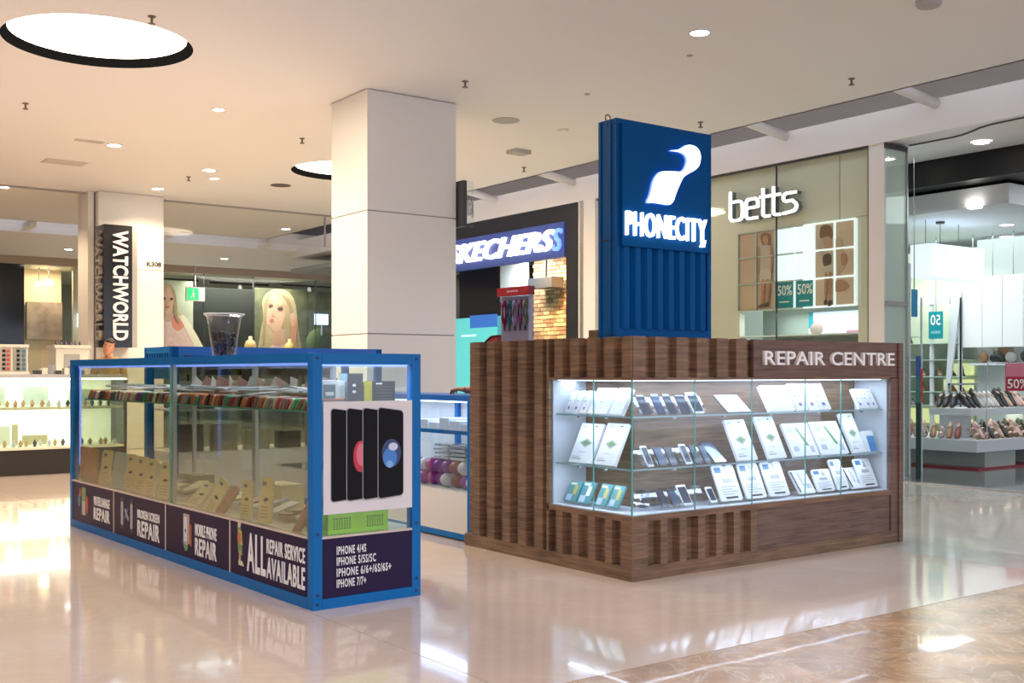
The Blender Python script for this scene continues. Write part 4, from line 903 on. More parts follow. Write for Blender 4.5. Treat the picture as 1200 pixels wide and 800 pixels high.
# ================================================================== WATCH COUNTER
wc = thing('watch_counter', 'long glowing glass watch counter on a dark base at far left', 'counter', (1.9, 14.35, 0))
WL = 2.52
LITP = M('lit_back', (.85, .84, .72), .5, emit=.5, ecol=(1.0, .98, .80))
B(0, 0.02, 0, WL, .6, .31).build('base', M('base_black', (.02, .017, .014), .3), wc)
B(0, 0, 1.19, WL, .62, 1.235).build('counter_top', M('counter_grey', (.42, .42, .42), .3), wc)
B(0, .56, .31, WL, .6, 1.19).build('lit_back_panel', LITP, wc)
B(0, .03, .80, WL, .56, .83).build('shelf', M('shelf_olive', (.55, .52, .36), .4), wc); B(0, 0, .31, WL, .56, .34).build('deck', M('deck_pale', (.7, .7, .55), .4), wc)
B(0, .004, .34, WL, .012, 1.19).build('glass_pane', GL, wc); B(0, .0, 1.165, WL, .02, 1.19).build('led_strip', M('watch_led', (1, 1, 1), .5, emit=2.5, ecol=(.95, 1.0, .92)), wc)
for x in (0, WL - .04): B(x, 0, .31, x + .04, .56, 1.19).build('end_panel', DARK, wc)
l = lamp('counter_led', 'AREA', (0, 0, 0), 5, (1.0, .98, .82), size=2.4, size_y=.4); l.parent = wc; l.location = (WL / 2, .3, 1.16)
l = lamp('counter_led', 'AREA', (0, 0, 0), 5, (1.0, .98, .82), size=2.4, size_y=.3); l.parent = wc; l.location = (WL / 2, .25, .79)
rnd = random.Random(21)
WM = [M('watch_black', (.03, .03, .03), .3), M('watch_gold', (.55, .38, .12), .3, metal=.6), M('watch_silver', (.6, .62, .62), .3, metal=.6), M('watch_tan', (.42, .24, .12), .5)]
wp = {}; nw = {}
i = 0
for z, zl in ((.83, 'upper'), (.34, 'lower')):
    x = 2.75
    while x < 4.3:
        ci = rnd.randrange(4); loc = (x, 14.50 + rnd.uniform(-.03, .08), z)
        if ci not in wp:
            t = thing('watch', '', 'watch', loc)
            B(-.022, -.02, 0, .022, .03, .05).build('cushion', M('cushion_white', (.75, .74, .66), .6), t)
            MB().lathe([(.024, 0), (.026, .004), (.022, .010)], n=12).xf(Matrix.Translation((0, -.022, .045)) @ Matrix.Rotation(R(80), 4, 'X')).build('dial', WM[ci], t); B(-.012, -.025, .0, .012, -.019, .085).build('strap', WM[ci], t); wp[ci] = t
        else: t = dup(wp[ci], loc)
        nw[(ci, zl)] = nw.get((ci, zl), 0) + 1; t['label'] = '%s %s watch from the left on the %s shelf of the glowing counter' % (ordw(nw[(ci, zl)]), ['black', 'gold', 'silver', 'tan'][ci], zl); t['group'] = '%s watches, %s shelf of the watch counter' % (['black', 'gold', 'silver', 'tan'][ci], zl)
        x += rnd.uniform(.075, .12)
for k, (x, z, w1, h1, mt, l) in enumerate([(2.92, .84, .22, .24, 'pale_card', 'pale display card at the left of the upper watch shelf'), (3.35, .84, .30, .24, 'pale_card', 'pale display card with a watch picture on the upper watch shelf'), (2.90, .35, .30, .24, 'pale_card2', 'grey patterned card at the left of the lower watch shelf'), (3.34, .35, .30, .12, 'olive_bar', 'olive display riser on the lower watch shelf'), (3.22, .35, .07, .26, 'olive_bar', 'slim olive upright card on the lower watch shelf'), (3.9, .84, .3, .2, 'pale_card', 'pale display card seen through the blue cabinet')]):
    o = B(0, 0, 0, w1, .02, h1).build('display_card', M(mt, {'pale_card': (.55, .66, .55), 'pale_card2': (.5, .55, .45), 'olive_bar': (.38, .36, .2)}[mt], .5), loc=(x - .1, 14.72, z)); tag(o, l, 'display card')
# display stand on the counter top
t = thing('watch_stand', 'white display case with black and red watches on the glowing counter', 'display case', (2.55, 14.55, 1.235))
CRM = M('cream_plastic', (.72, .68, .58), .4)
B(0, .1, 0, .74, .3, .36).build('case_body', CRM, t); B(-.01, .08, .335, .75, .3, .37).build('case_top', CRM, t); B(-.01, .06, 0, .75, .3, .03).build('case_foot', CRM, t)
B(.03, .09, .04, .33, .1, .33).build('tray', M('tray_beige', (.45, .38, .30), .5), t); B(.36, .09, .04, .54, .1, .33).build('tray', MATS['tray_beige'], t); B(.565, .09, .04, .72, .1, .33).build('tray', M('tray_green', (.30, .32, .26), .5), t)
for r_ in range(5):
    for (x, m_) in ((.44, BLACK), (.49, M('red_strap', (.5, .06, .05), .4)), (.605, BLACK), (.67, PB)):
        B(x, .075, .055 + r_ * .055, x + .035, .09, .085 + r_ * .055).build('watch_strap', m_, t)
# clutter on the counter at right of the stand
for k in range(7):
    o = MB().box(-.05, -.03, 0, .05, .03, .05 + .03 * (k % 3)).build('small_display', [DARK, CRM, M('grey_prop', (.3, .3, .32), .4)][k % 3], loc=(3.42 + k * .085, 14.72, 1.235)); o.rotation_euler = (0, 0, .4 * k); tag(o, ['dark', 'cream', 'grey'][k % 3] + ' small display block, ' + ORD[k] + ' from the left beside the watch case', 'display block', 'small display blocks on the watch counter')
t = thing('display_pedestal', 'white boxy display unit behind the cabinet corner below the black sign', 'display unit', (3.76, 15.2, 0))
B(0, 0, 0, .42, .4, 1.60).build('body', CRM, t); B(.10, -.01, 1.30, .30, 0, 1.50).build('panel', GREY, t); B(-.02, -.02, 1.58, .44, .42, 1.62).build('top', CRM, t)
for k in range(6):
    o = MB().lathe([(.012, 0), (.018, .02), (.006, .05), (.012, .06)], n=8).build('figurine', M('violet_dark', (.05, .03, .10), .4), loc=(3.80 + k * .06, 15.35, 1.62)); tag(o, 'tiny dark ornament, %s of the row on the white display unit' % ORD[k], 'ornament', 'ornaments on the display unit')

# black vertical sign
t = thing('vertical_sign', 'tall black sign with white letters reading downwards beside the column', 'sign', (5.14, 17.85, 1.66))
B(0, 0, 0, .52, .455, 1.95).build('sign_box', M('sign_black', (.012, .013, .016), .15), t); B(.44, -.006, 0, .52, .0, 1.95).build('side_trim', GREY, t)
me_rot = Matrix.Rotation(R(90), 4, 'Y')
o = text('WATCHWORLD', 1.75, .24, LETTER, t, (.115, -.002, 1.85), depth=.03, bold=.07); o.rotation_euler = (0, R(90), 0)
o.location = (.13, -.002, 1.86)
o = text('WATCHWORLD', 1.75, .24, M('letter_grey', (.36, .33, .30), .5), t, (-.002, .31, 1.86), depth=.05, bold=.06)
o.rotation_euler = (Matrix.Rotation(R(-90), 3, 'Z') @ Matrix.Rotation(R(90), 3, 'Y')).to_euler()
o.location = (-.002, .32, 1.86)

# ================================================================== FAR SHOPS
struct('wall_back_3', B(6.5, 29.6, 0, 7.45, 29.7, 3.86), M('warm_room', (.74, .62, .42), .5))
o = B(6.6, 29.50, 2.1, 7.45, 29.59, 3.05).build('mural', M('mural_stone', (.36, .30, .26), .5, noise=.8, nscale=3)); tag(o, 'grey stone patterned mural in the far warm lit room', 'mural')
lamp('far_room_lamp', 'AREA', (7.0, 28.9, 3.8), 22, WARM, size=.5)
for x, z, rr_, l in ((6.98, 3.50, .10, 'small warm globe light in the far warm room'), (6.75, 3.46, .07, 'flat warm light left of the globe in the far room')):
    o = MB().ball((0, 0, 0), (rr_, rr_, rr_ * .8), 14).build('globe_light', M('warm_globe', (1, .9, .7), .5, emit=6, ecol=(1, .85, .6)), loc=(x, 28.9, z), smooth=True); tag(o, l, 'light'); MB().tube([(0, 0, rr_ * .7), (0, 0, 3.86 - z)], .01, 6).build('cord', DARK, o)
struct('wall_back_4', B(7.4, 28.3, 0, 7.75, 28.4, 3.86), M('pale_olive', (.50, .52, .38), .5))
struct('wall_back_5', B(7.75, 28.3, 0, 8.6, 28.4, 3.86), M('leaf_dark', (.10, .12, .06), .6, noise=.9, nscale=6))
o = B(0, 0, 0, .30, .02, .32).build('lit_notice', M('lit_notice', (.7, .8, 1), .5, emit=1.4, ecol=(.65, .78, 1)), loc=(7.42, 28.0, 2.38)); tag(o, 'small glowing white blue notice left of the black vertical sign', 'notice')
B(.11, -.003, .08, .15, 0, .24).build('dark_mark', PD, o); B(.18, -.003, .08, .21, 0, .24).build('dark_mark', PD, o); B(.13, .005, -2.38, .17, .02, 0).build('pole', CHROME, o)
# posters behind the far glass
def far_poster(name, label, x, w1, z0, h1, layers, backmat, y=28.75):
    t = thing(name, label, 'poster', (x, y, z0)); B(0, 0, 0, w1, .04, h1).build('board', backmat, t); B(.1, .01, -z0, .16, .04, 0).build('leg', CHROME, t); B(w1 - .16, .01, -z0, w1 - .1, .04, 0).build('leg', CHROME, t)
    m = MB()
    for k, (pts, mat) in enumerate(layers): m.poly(cr(pts, 4) if len(pts) < 16 else pts, mat, .002, -.001 - .003 * k)
    if layers: m.build('print', None, t)
    return t
LEAF = M('leaf_print', (.09, .095, .05), .6, noise=.95, nscale=4); DKP = M('dark_print', (.008, .010, .008), .5, noise=.5, nscale=2)
HB = M('blond_print', (.40, .30, .17), .6, noise=.45, nscale=9); FC = M('face_print', (.50, .30, .21), .6); FC2 = M('face_shade_print', (.45, .26, .18), .6); LP = M('lip_print', (.42, .10, .10), .5); EY = M('eye_print', (.08, .05, .045), .5); DR = M('dress_print', (.62, .42, .40), .6, noise=.35, nscale=9); ARM = M('arm_print', (.50, .22, .13), .6)
k_ = 1.0 / 41.0
def PX(pts, ox): return [((a - ox) * k_, (405 - b) * k_ + .75) for a, b in pts]
ox = 302
w2 = [(PX([(309, 420), (308, 392), (312, 370), (311, 352), (318, 341), (330, 337), (343, 340), (351, 350), (354, 368), (357, 392), (359, 425)], ox), HB),
      (PX([(318, 425), (320, 404), (334, 398), (350, 404), (352, 425)], ox), DR),
      (PX([(322, 400), (326, 385), (338, 384), (342, 396), (334, 402)], ox), FC2),
      (PX([(314, 365), (317, 352), (324, 346), (332, 347), (337, 356), (338, 370), (334, 382), (326, 386), (319, 380), (314, 372)], ox), FC),
      (PX([(336, 350), (344, 362), (346, 385), (343, 400), (338, 392), (339, 370), (334, 352)], ox), M('blond_dark_print', (.34, .25, .14), .6)),
      (PX([(312, 372), (314, 352), (322, 343), (318, 352), (316, 372), (314, 400), (311, 400)], ox), M('strand_print', (.27, .19, .10), .6)), (PX([(334, 343), (344, 349), (350, 366), (354, 392), (349, 380), (343, 356)], ox), MATS['strand_print']), (PX([(334, 352), (338, 360), (338, 372), (334, 380), (336, 366)], ox), FC2),
      (PX([(318, 357), (322, 355), (324, 357), (320, 359)], ox), EY), (PX([(329, 359), (334, 358), (336, 361), (331, 362)], ox), EY),
      (PX([(316, 354), (321, 351.5), (324, 353), (320, 354)], ox), HB), (PX([(328, 355), (334, 354), (337, 357), (332, 356.5)], ox), HB),
      (PX([(324, 360), (326, 367), (322, 368)], ox), FC2), (PX([(319, 372.5), (322, 371.3), (325, 373), (322, 374.4)], ox), LP),
      (PX([(341, 425), (344, 400), (346, 380), (346, 370), (350, 367), (354, 374), (352, 395), (352, 425)], ox), ARM),
      (PX([(344, 372), (345, 366), (349, 364), (351, 370), (350, 378), (346, 379)], ox), FC)]
far_poster('portrait_poster', 'large poster of a long haired blond woman touching her hair', 12.35, 1.6, 1.20, 2.42, w2, LEAF)
ox = 178
w1_ = [(PX([(183, 425), (186, 380), (189, 350), (194, 338), (202, 336), (209, 344), (212, 362), (220, 385), (226, 425)], ox), HB),
       (PX([(176, 425), (180, 388), (190, 374), (206, 369), (220, 376), (232, 395), (244, 425)], ox), DR), (PX([(206, 372), (214, 374), (219, 382), (212, 388), (206, 382)], ox), M('coral_print', (.60, .20, .14), .6)), (PX([(216, 376), (222, 374), (244, 412), (238, 416)], ox), M('pale_strand_print', (.66, .58, .46), .6)),
       (PX([(194, 372), (196, 362), (206, 362), (206, 374), (200, 378)], ox), FC2),
       (PX([(193, 355), (194, 345), (201, 341), (207, 346), (208, 356), (204, 367), (199, 369), (194, 363)], ox), FC),
       (PX([(190, 372), (192, 352), (198, 341), (195, 352), (193, 372), (192, 400), (188, 400)], ox), MATS['strand_print']), (PX([(204, 341), (210, 350), (211, 366), (214, 380), (208, 370), (208, 352)], ox), MATS['strand_print']), (PX([(195, 353), (198, 352), (199, 354), (196, 355)], ox), EY), (PX([(203, 353), (206, 352), (207, 354), (204, 355)], ox), EY),
       (PX([(200, 355), (201.5, 359), (199.5, 359)], ox), FC2), (PX([(198, 362), (201, 361), (203, 362), (200, 364)], ox), LP)]
far_poster('portrait_poster', 'poster of a blond woman in a pale patterned top right of the K308 column', 9.35, 1.25, 1.20, 2.5, w1_, M('pale_print', (.40, .42, .32), .6, noise=.3, nscale=2))
far_poster('backdrop_board', 'dark green panel between the two women posters', 10.62, 1.7, 1.20, 2.36, [], DKP)
far_poster('backdrop_board', 'dark leafy panel right of the large portrait', 13.97, 1.2, 1.20, 2.38, [], LEAF)
t = thing('exit_sign', 'green and white exit sign hanging before the far posters', 'sign', (10.10, 27.9, 3.12))
B(0, 0, 0, .50, .05, .36).build('housing', LETTER, t); B(.03, -.006, .03, .33, 0, .33).build('green_panel', M('exit_green', (.02, .5, .15), .5, emit=.8, ecol=(.02, .6, .16)), t)
m = MB().poly(ell(.19, .27, .025, .025, 12), LETTER, .004, -.006).poly([(.16, .23), (.22, .23), (.23, .10), (.20, .06), (.18, .13), (.13, .07), (.11, .09), (.16, .15)], LETTER, .004, -.006); m.build('figure', None, t)
MB().tube([(.25, .02, .36), (.25, .02, .93)], .012, 6).build('rod', CHROME, t)
for k, (x, y) in enumerate([(10.3, 30.0), (12.6, 30.4), (14.6, 30.0)]):
    t = thing('track_light', 'black ceiling track with a white spot head, %s in the far shop' % ORD[k], 'light', (x, y, 3.86))
    B(-.9, -.02, -.05, .9, .02, 0).build('track', DARK, t); MB().lathe([(.05, -.25), (.06, -.12), (.03, -.05)], n=12).build('spot_head', M('spot_white', (.7, .7, .68), .4, emit=.3), t)
lamp('far_shop_lamp', 'AREA', (12.0, 28.4, 3.8), 180, (1, .95, .85), size=3)
o = MB().ball((0, 0, 0), (.40, .2, .42), 14).build('topiary', M('leaf_green', (.05, .09, .02), .7, noise=.8, nscale=25, bump=1), loc=(14.15, 28.46, 2.1), smooth=True); tag(o, 'round clipped green bush at the edge of the white column', 'bush'); MB().tube([(0, 0, -2.1), (0, 0, -.35)], .03, 8).build('stem', DARK, o)
o = B(0, 0, 0, .42, .03, .30).build('lit_screen', M('lit_screen', (.5, .6, 1), .4, emit=1.2, ecol=(.45, .6, 1)), loc=(13.95, 28.3, 2.62)); tag(o, 'small glowing blue white screen next to the white column', 'screen'); B(.19, .0, -2.62, .23, .03, 0).build('pole', CHROME, o)
for x, z, l, c_ in ((11.9, 1.98, 'tan cone shaped paper stand right of the plastic cup', (.52, .38, .16)), (13.05, 1.93, 'gold perfume bottle shape before the large portrait', (.5, .36, .08))):
    t = thing('display_prop', l, 'display prop', (x, 28.0, 0)); B(-.2, -.1, 0, .2, .1, z - .15).build('plinth', DARK, t)
    MB().lathe([(.14, z - .15), (.16, z), (.12, z + .12), (.05, z + .18), (.05, z + .26)], n=14).build('body', M('prop_%d' % int(x * 10), c_, .35), t, smooth=True)

# ================================================================== SPORTS SHOE SHOP (lit blue fascia)
FB_ = M('fascia_black', (.016, .018, .026), .35)
sf = thing('lit_fascia', 'black fascia with glowing blue band and white lit letters', 'shop sign', (11.06, 13.26, 0))
B(0, 0, 0, .12, .30, 3.925).build('jamb', FB_, sf); B(0, .30, 3.66, .12, 7.5, 3.925).build('header', FB_, sf); 
B(-.02, .32, 3.10, .08, 7.2, 3.66).build('blue_band', M('band_blue', (.035, .06, .22), .4, emit=.07, ecol=(.14, .22, .75)), sf)
SKG = M('letter_glow', (1, 1, 1), .5, emit=1.3, ecol=(.88, .90, 1.0))
text('SKECHERS', 3.10, .34, SKG, sf, (-.022, 3.62, 3.22), rz=R(-90), depth=.06, bold=.045, shear=.35)
o = text('S', .22, .36, M('logo_blue', (.10, .22, .75), .4, emit=.9, ecol=(.15, .3, 1)), sf, (-.022, .57, 3.20), rz=R(-90), depth=.05, bold=.02, shear=.2)
struct('trim_9', B(11.05, 12.84, 0, 11.2, 13.24, 3.93), WHITE); struct('trim_10', B(11.04, 13.12, 0, 11.05, 13.2, 3.93), CHROME)
# interior
t = thing('brick_wall', 'warm lit yellow brick wall inside the sports shoe shop', 'wall', (13.5, 16.45, 0)); 
B(.03, -1.3, 0, .12, 1.15, 3.6).build('wall_core', M('mortar', (.30, .20, .12), .8), t)
bm_ = [M('brick_a', (.52, .30, .13), .7), M('brick_b', (.36, .18, .08), .7), M('brick_c', (.62, .40, .18), .7)]
m = MB(); rnd = random.Random(2)
for r_ in range(44):
    y = -1.3 - (r_ % 2) * .1
    while y < 1.1:
        m.box(-rnd.uniform(.0, .02), max(y, -1.3), r_ * .08 + .005, .03, min(y + .20, 1.15), r_ * .08 + .072, rnd.choice(bm_)); y += .21
o = m.build('brick_facing', None, t); o['kind'] = 'stuff'
lamp('brick_spot', 'SPOT', (12.6, 16.3, 3.5), 160, (1.0, .72, .40), size=.08, spot=110, rot=(R(0), R(-35), 0))
lamp('brick_spot', 'SPOT', (13.0, 15.9, 3.4), 90, (1.0, .72, .40), size=.08, spot=110, rot=(R(0), R(-30), 0))
o = B(0, 0, 0, .3, .75, .20).build('dark_beam_lamp', DARK, loc=(13.1, 16.5, 2.9)); tag(o, 'dark hanging box lamp before the brick wall', 'lamp'); B(.1, .3, .2, .14, .34, .695).build('rod', DARK, o)
o = B(0, 0, 0, .05, 1.3, 1.275).build('hanging_board', FB_, loc=(12.0, 16.72, 2.32)); tag(o, 'black hanging panel above the turquoise screen', 'panel')
t = thing('turquoise_screen', 'large glowing turquoise screen between column and walnut kiosk', 'screen', (11.9, 16.25, .75))
B(0, 0, 0, .08, 1.9, 1.56).build('screen_face', M('turq', (.05, .5, .5), .4, emit=.32, ecol=(.20, .72, .76)), t)
B(.02, .1, -.75, .06, 1.8, 0).build('plinth', DARK, t)
B(-.004, .35, 1.36, 0, 1.25, 1.60).build('blue_patch', M('screen_blue', (.03, .1, .3), .4, emit=.5, ecol=(.03, .14, .5)), t)
B(-.004, .05, .9, 0, .35, 1.2).build('pale_patch', M('screen_pale', (.4, .8, .9), .4, emit=.7, ecol=(.45, .85, .95)), t)
B(-.004, 1.05, 1.20, 0, 1.55, 1.24).build('pale_line', M('screen_white', (.5, .8, .8), .4, emit=.4), t)
struct('ceiling', B(11.2, 12.8, 3.60, 14.6, 24, 3.7), M('sk_ceiling', (.35, .38, .38), .6))
o = B(0, 0, 0, .1, 1.6, .875).build('grey_bulkhead', M('sk_grey', (.42, .44, .44), .6), loc=(13.3, 17.6, 2.72)); tag(o, 'grey bulkhead panel behind the black hanging panel', 'panel')
lamp('sport_shop_lamp', 'AREA', (12.8, 17.3, 3.55), 60, (.9, .95, 1), size=1)
struct('wall_right_4', B(11.2, 12.72, 0, 14.6, 12.8, 3.93), WHITE)

# ================================================================== SHOE SHOP WINDOW
BW = M('window_wall', (.66, .64, .54), .35)
X0 = 11.17
struct('wall_right_5', MB().box(X0, 10.03, 0, X0 + .1, 12.84, 3.93).box(X0, 7.95, 3.11, X0 + .1, 10.03, 3.93).box(X0, 7.96, 0, X0 + .1, 8.16, 3.11).box(X0, 8.16, 0, X0 + .1, 10.03, 1.1), BW)
for i, (a, b) in enumerate([(7.96, 9.33), (9.34, 10.7), (10.71, 12.8)]): struct('window_%d' % (i + 6), B(11.085, a, .02, 11.097, b, 3.90), GLS)
for i, a in enumerate((7.95, 9.33, 10.70)): struct('trim_%d' % (i + 11), B(11.078, a, 0, 11.10, a + .012, 3.93), DARK)
struct('trim_14', B(11.08, 7.95, 3.90, 11.10, 12.84, 3.93), DARK); struct('trim_15', B(X0 - .004, 8.42, 3.10, X0, 8.43, 3.9), GREY)
struct('trim_16', B(X0 - .006, 7.95, 3.12, X0, 8.17, 3.13), GREY)
bt = thing('channel_letters', 'white lower case channel letters above the lit picture grid', 'shop sign', (11.16, 10.11, 3.27))
def arc(cx, cz, r, a0, a1, n=5): return [(cx + r * math.cos(R(a0 + (a1 - a0) * i / n)), cz + r * math.sin(R(a0 + (a1 - a0) * i / n))) for i in range(n + 1)]
LT = {'b': (.0, [[(0, .385), (0, .05)] + arc(.06, .06, .06, 180, 270) + arc(.15, .06, .06, 270, 360) + arc(.15, .19, .06, 0, 90) + [(.0, .25)]]),
      'e': (.275, [[(0, .14), (.20, .14)] + arc(.15, .20, .05, 0, 90) + arc(.05, .20, .05, 90, 180) + arc(.05, .05, .05, 180, 270) + [(.19, 0)]]),
      't': (.56, [[(0, .36), (0, .05)] + arc(.05, .05, .05, 180, 270) + [(.11, 0)], [(-.05, .255), (.11, .255)]]),
      'u': (.73, [[(0, .36), (0, .05)] + arc(.05, .05, .05, 180, 270) + [(.11, 0)], [(-.05, .255), (.11, .255)]]),
      's': (.89, [[(.20, .25)] + arc(.05, .20, .05, 90, 270) + [(.15, .125 + .025)] + arc(.15, .075, .06, 70, -90) + [(0, 0)]])}
LWG = M('letter_white_glow', (.9, .9, .9), .4, emit=.6, ecol=(.95, .97, 1)); LSD = M('letter_side_shade', (.20, .22, .20), .4)  # letter sides coloured dark to carry the grey shadow around the white fronts
def ribbon(polys, wd, y0, y1):
    m = MB()
    for pl in polys:
        for (a, b), (c, d) in zip(pl[:-1], pl[1:]):
            L_ = math.hypot(c - a, d - b)
            if L_ < 1e-5: continue
            nx, nz = -(d - b) / L_ * wd / 2, (c - a) / L_ * wd / 2; ex, ez = (c - a) / L_ * wd * .18, (d - b) / L_ * wd * .18
            m.prism([(a + nx - ex, b + nz - ez), (a - nx - ex, b - nz - ez), (c - nx + ex, d - nz + ez), (c + nx + ex, d + nz + ez)], 'y', y0, y1)
    return m
for k_l, (ox_, pls) in LT.items():
    o = ribbon([[(x + ox_ + .03, z) for x, z in pl] for pl in pls], .036, -.13, -.10).build('letter', LWG, bt); o.rotation_euler = (0, 0, R(-90))
    o = ribbon([[(x + ox_ + .03, z) for x, z in pl] for pl in pls], .036, -.10, -.02).build('letter_return', LSD, bt); o.rotation_euler = (0, 0, R(-90))
# picture grid
ys_ = [10.02, 9.709, 9.396, 9.08, 8.775, 8.469, 8.174]; zs_ = [3.10, 2.765, 2.42, 2.07]
pg = thing('picture_grid', 'grid of six by three lit poster panels in the shoe shop window', 'display', (X0, 8.174, 2.07))
TAN = M('poster_tan', (.52, .38, .27), .5, noise=.12, nscale=3); TN2 = M('poster_beige', (.60, .47, .35), .5, noise=.1, nscale=3); LW = M('lightbox_white', (.6, .68, .70), .4, emit=.42, ecol=(.80, .95, 1.0)); TEAL = M('sale_teal', (.0, .27, .33), .4)
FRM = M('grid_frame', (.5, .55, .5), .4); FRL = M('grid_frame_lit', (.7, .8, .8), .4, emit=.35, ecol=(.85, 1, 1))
for r_ in range(3):
    for c_ in range(6):
        a, b = ys_[c_ + 1], ys_[c_]; z1, z0 = zs_[r_], zs_[r_ + 1]
        mat = TAN if c_ < 2 else (LW if c_ < 4 and r_ < 2 else (TEAL if c_ < 4 else TN2))
        o = B(-.03, a + .012 - 8.174, z0 + .012 - 2.07, .02, b - .012 - 8.174, z1 - .012 - 2.07).build('panel', mat, pg)
        if mat is TEAL:
            text('50%', .23, .13, LETTER, o, (-.031, b - .04 - 8.174, z0 + .17 - 2.07), rz=R(-90), depth=.003, bold=.02).name = 'sale_number'
            B(-.034, b - .22 - 8.174, z0 + .08 - 2.07, -.03, b - .07 - 8.174, z0 + .095 - 2.07).build('pale_line', LETTER, o)
B(.02, 0, 0, .05, 10.02 - 8.174, 1.03).build('back_plate', BW, pg)
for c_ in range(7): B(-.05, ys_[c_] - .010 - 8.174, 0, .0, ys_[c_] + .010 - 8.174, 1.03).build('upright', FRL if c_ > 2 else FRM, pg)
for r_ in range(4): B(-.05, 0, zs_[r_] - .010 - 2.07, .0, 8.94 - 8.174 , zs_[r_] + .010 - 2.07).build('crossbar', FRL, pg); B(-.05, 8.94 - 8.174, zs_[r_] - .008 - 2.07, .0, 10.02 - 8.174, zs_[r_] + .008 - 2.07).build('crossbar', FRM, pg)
def fig_print(yc, parts, par):     # (y offset to the right, z) polygons on the grid face
    m = MB()
    for k, (pts, mat) in enumerate(parts): m.poly(cr([(a, b) for a, b in pts], 3), mat, .002, -.001 - .002 * k)
    m.xf(Matrix.Translation((-.032, yc, 0)) @ Matrix.Rotation(R(-90), 4, 'Z')); return m.build('figure_print', None, par)
SK = M('fig_skin', (.42, .22, .13), .5); SH_ = M('fig_shorts', (.55, .48, .42), .5); HR = M('fig_hair', (.20, .10, .05), .5); TP = M('fig_top', (.48, .40, .34), .5)
fig_print(9.70 - 8.174, [([(.06, .98), (.15, 1.0), (.22, .97), (.23, .85), (.18, .80), (.09, .85)], HR), ([(.11, .95), (.17, .96), (.19, .88), (.15, .84), (.11, .88)], SK),
    ([(.06, .82), (.14, .84), (.22, .82), (.24, .66), (.22, .50), (.08, .50), (.05, .66)], TP), ([(.02, .80), (.06, .80), (.06, .62), (.04, .48), (.01, .48), (.02, .62)], SK), ([(.22, .80), (.26, .78), (.27, .6), (.25, .46), (.23, .48), (.24, .62)], SK),
    ([(.07, .52), (.22, .52), (.23, .36), (.07, .36)], SH_), ([(.08, .38), (.14, .38), (.13, .2), (.10, .06), (.07, .08), (.08, .2)], SK), ([(.16, .38), (.22, .38), (.22, .2), (.19, .08), (.16, .08), (.17, .2)], SK), ([(.04, .03), (.12, .04), (.12, .08), (.06, .07)], EY), ([(.13, .04), (.20, .05), (.20, .10), (.15, .09)], EY)], pg)
fig_print(8.76 - 8.174, [([(.08, .98), (.17, 1.0), (.24, .96), (.25, .84), (.17, .78), (.07, .84)], HR), ([(.11, .84), (.22, .84), (.24, .70), (.09, .70)], FC), ([(.06, .82), (.11, .84), (.13, .70), (.09, .62), (.05, .70)], TP),
    ([(.12, .62), (.22, .64), (.23, .52), (.13, .50)], EY), ([(.13, .48), (.26, .50), (.26, .40), (.14, .40)], SH_), ([(.15, .40), (.18, .40), (.18, .2), (.16, .06), (.14, .2)], SK), ([(.21, .40), (.25, .40), (.24, .22), (.22, .05), (.20, .2)], SK), ([(.14, .02), (.18, .02), (.18, .08), (.14, .07)], EY), ([(.20, .0), (.25, .01), (.25, .07), (.21, .06)], EY)], pg)
fig_print(8.46 - 8.174, [([(.0, .80), (.08, .82), (.12, .66), (.16, .52), (.10, .42), (.03, .36), (.02, .52)], TAN), ([(.0, .30), (.12, .30), (.20, .22), (.10, .17), (.0, .18)], SK), ([(.08, .62), (.15, .62), (.17, .52), (.1, .48)], SK)], pg)
lamp('grid_light', 'AREA', (11.125, 9.1, 2.02), 2, (.85, .97, 1), size=.03, size_y=1.6)
# niche under the grid
struct('trim_17', B(X0, 8.16, 1.72, 12.0, 10.03, 1.74), M('niche_shelf', (.6, .66, .6), .3)); struct('wall_right_6', B(11.95, 8.0, 0, 12.0, 10.3, 2.6), M('niche_back', (.42, .48, .44), .4))
lamp('niche_lamp', 'AREA', (11.6, 9.1, 2.04), 5, (.88, .97, 1), size=.4, size_y=1.6)
o = B(0, 0, 0, .02, .95, .31).build('niche_poster', M('niche_white', (.55, .60, .68), .4, emit=.35, ecol=(.7, .78, .9)), loc=(11.9, 8.52, 1.745)); tag(o, 'pale poster with teal sale patches below the picture grid', 'poster')
B(-.003, 0, .05, 0, .17, .31).build('teal_patch', M('teal_pr', (.02, .35, .45), .4), o); B(-.003, .88, .1, 0, .95, .31).build('teal_patch', MATS['teal_pr'], o); B(-.003, .02, 0, 0, .35, .06).build('mauve_patch', M('mauve_pr', (.45, .2, .3), .4), o)
o = MB().ball((0, 0, .08), (.05, .10, .085), 12).build('handbag', M('bag_taupe', (.32, .24, .20), .5), loc=(11.75, 9.23, 1.742), smooth=True); tag(o, 'small rounded taupe handbag below the picture grid', 'handbag')
MB().tube([(0, -.06, .13), (0, -.04, .19), (0, .04, .19), (0, .06, .13)], .006, 6).build('handle', M('bag_taupe', (1,1,1)), o)
o = MB().lathe([(.06, 0), (.075, .08), (.06, .17), (.045, .17)], n=14).build('black_vase_bag', DARK, loc=(11.7, 8.24, 1.742), smooth=True); tag(o, 'black bucket bag at the right end of the niche', 'handbag'); MB().tube([(0, -.05, .16), (0, 0, .22), (0, .05, .16)], .006, 6).build('handle', DARK, o)
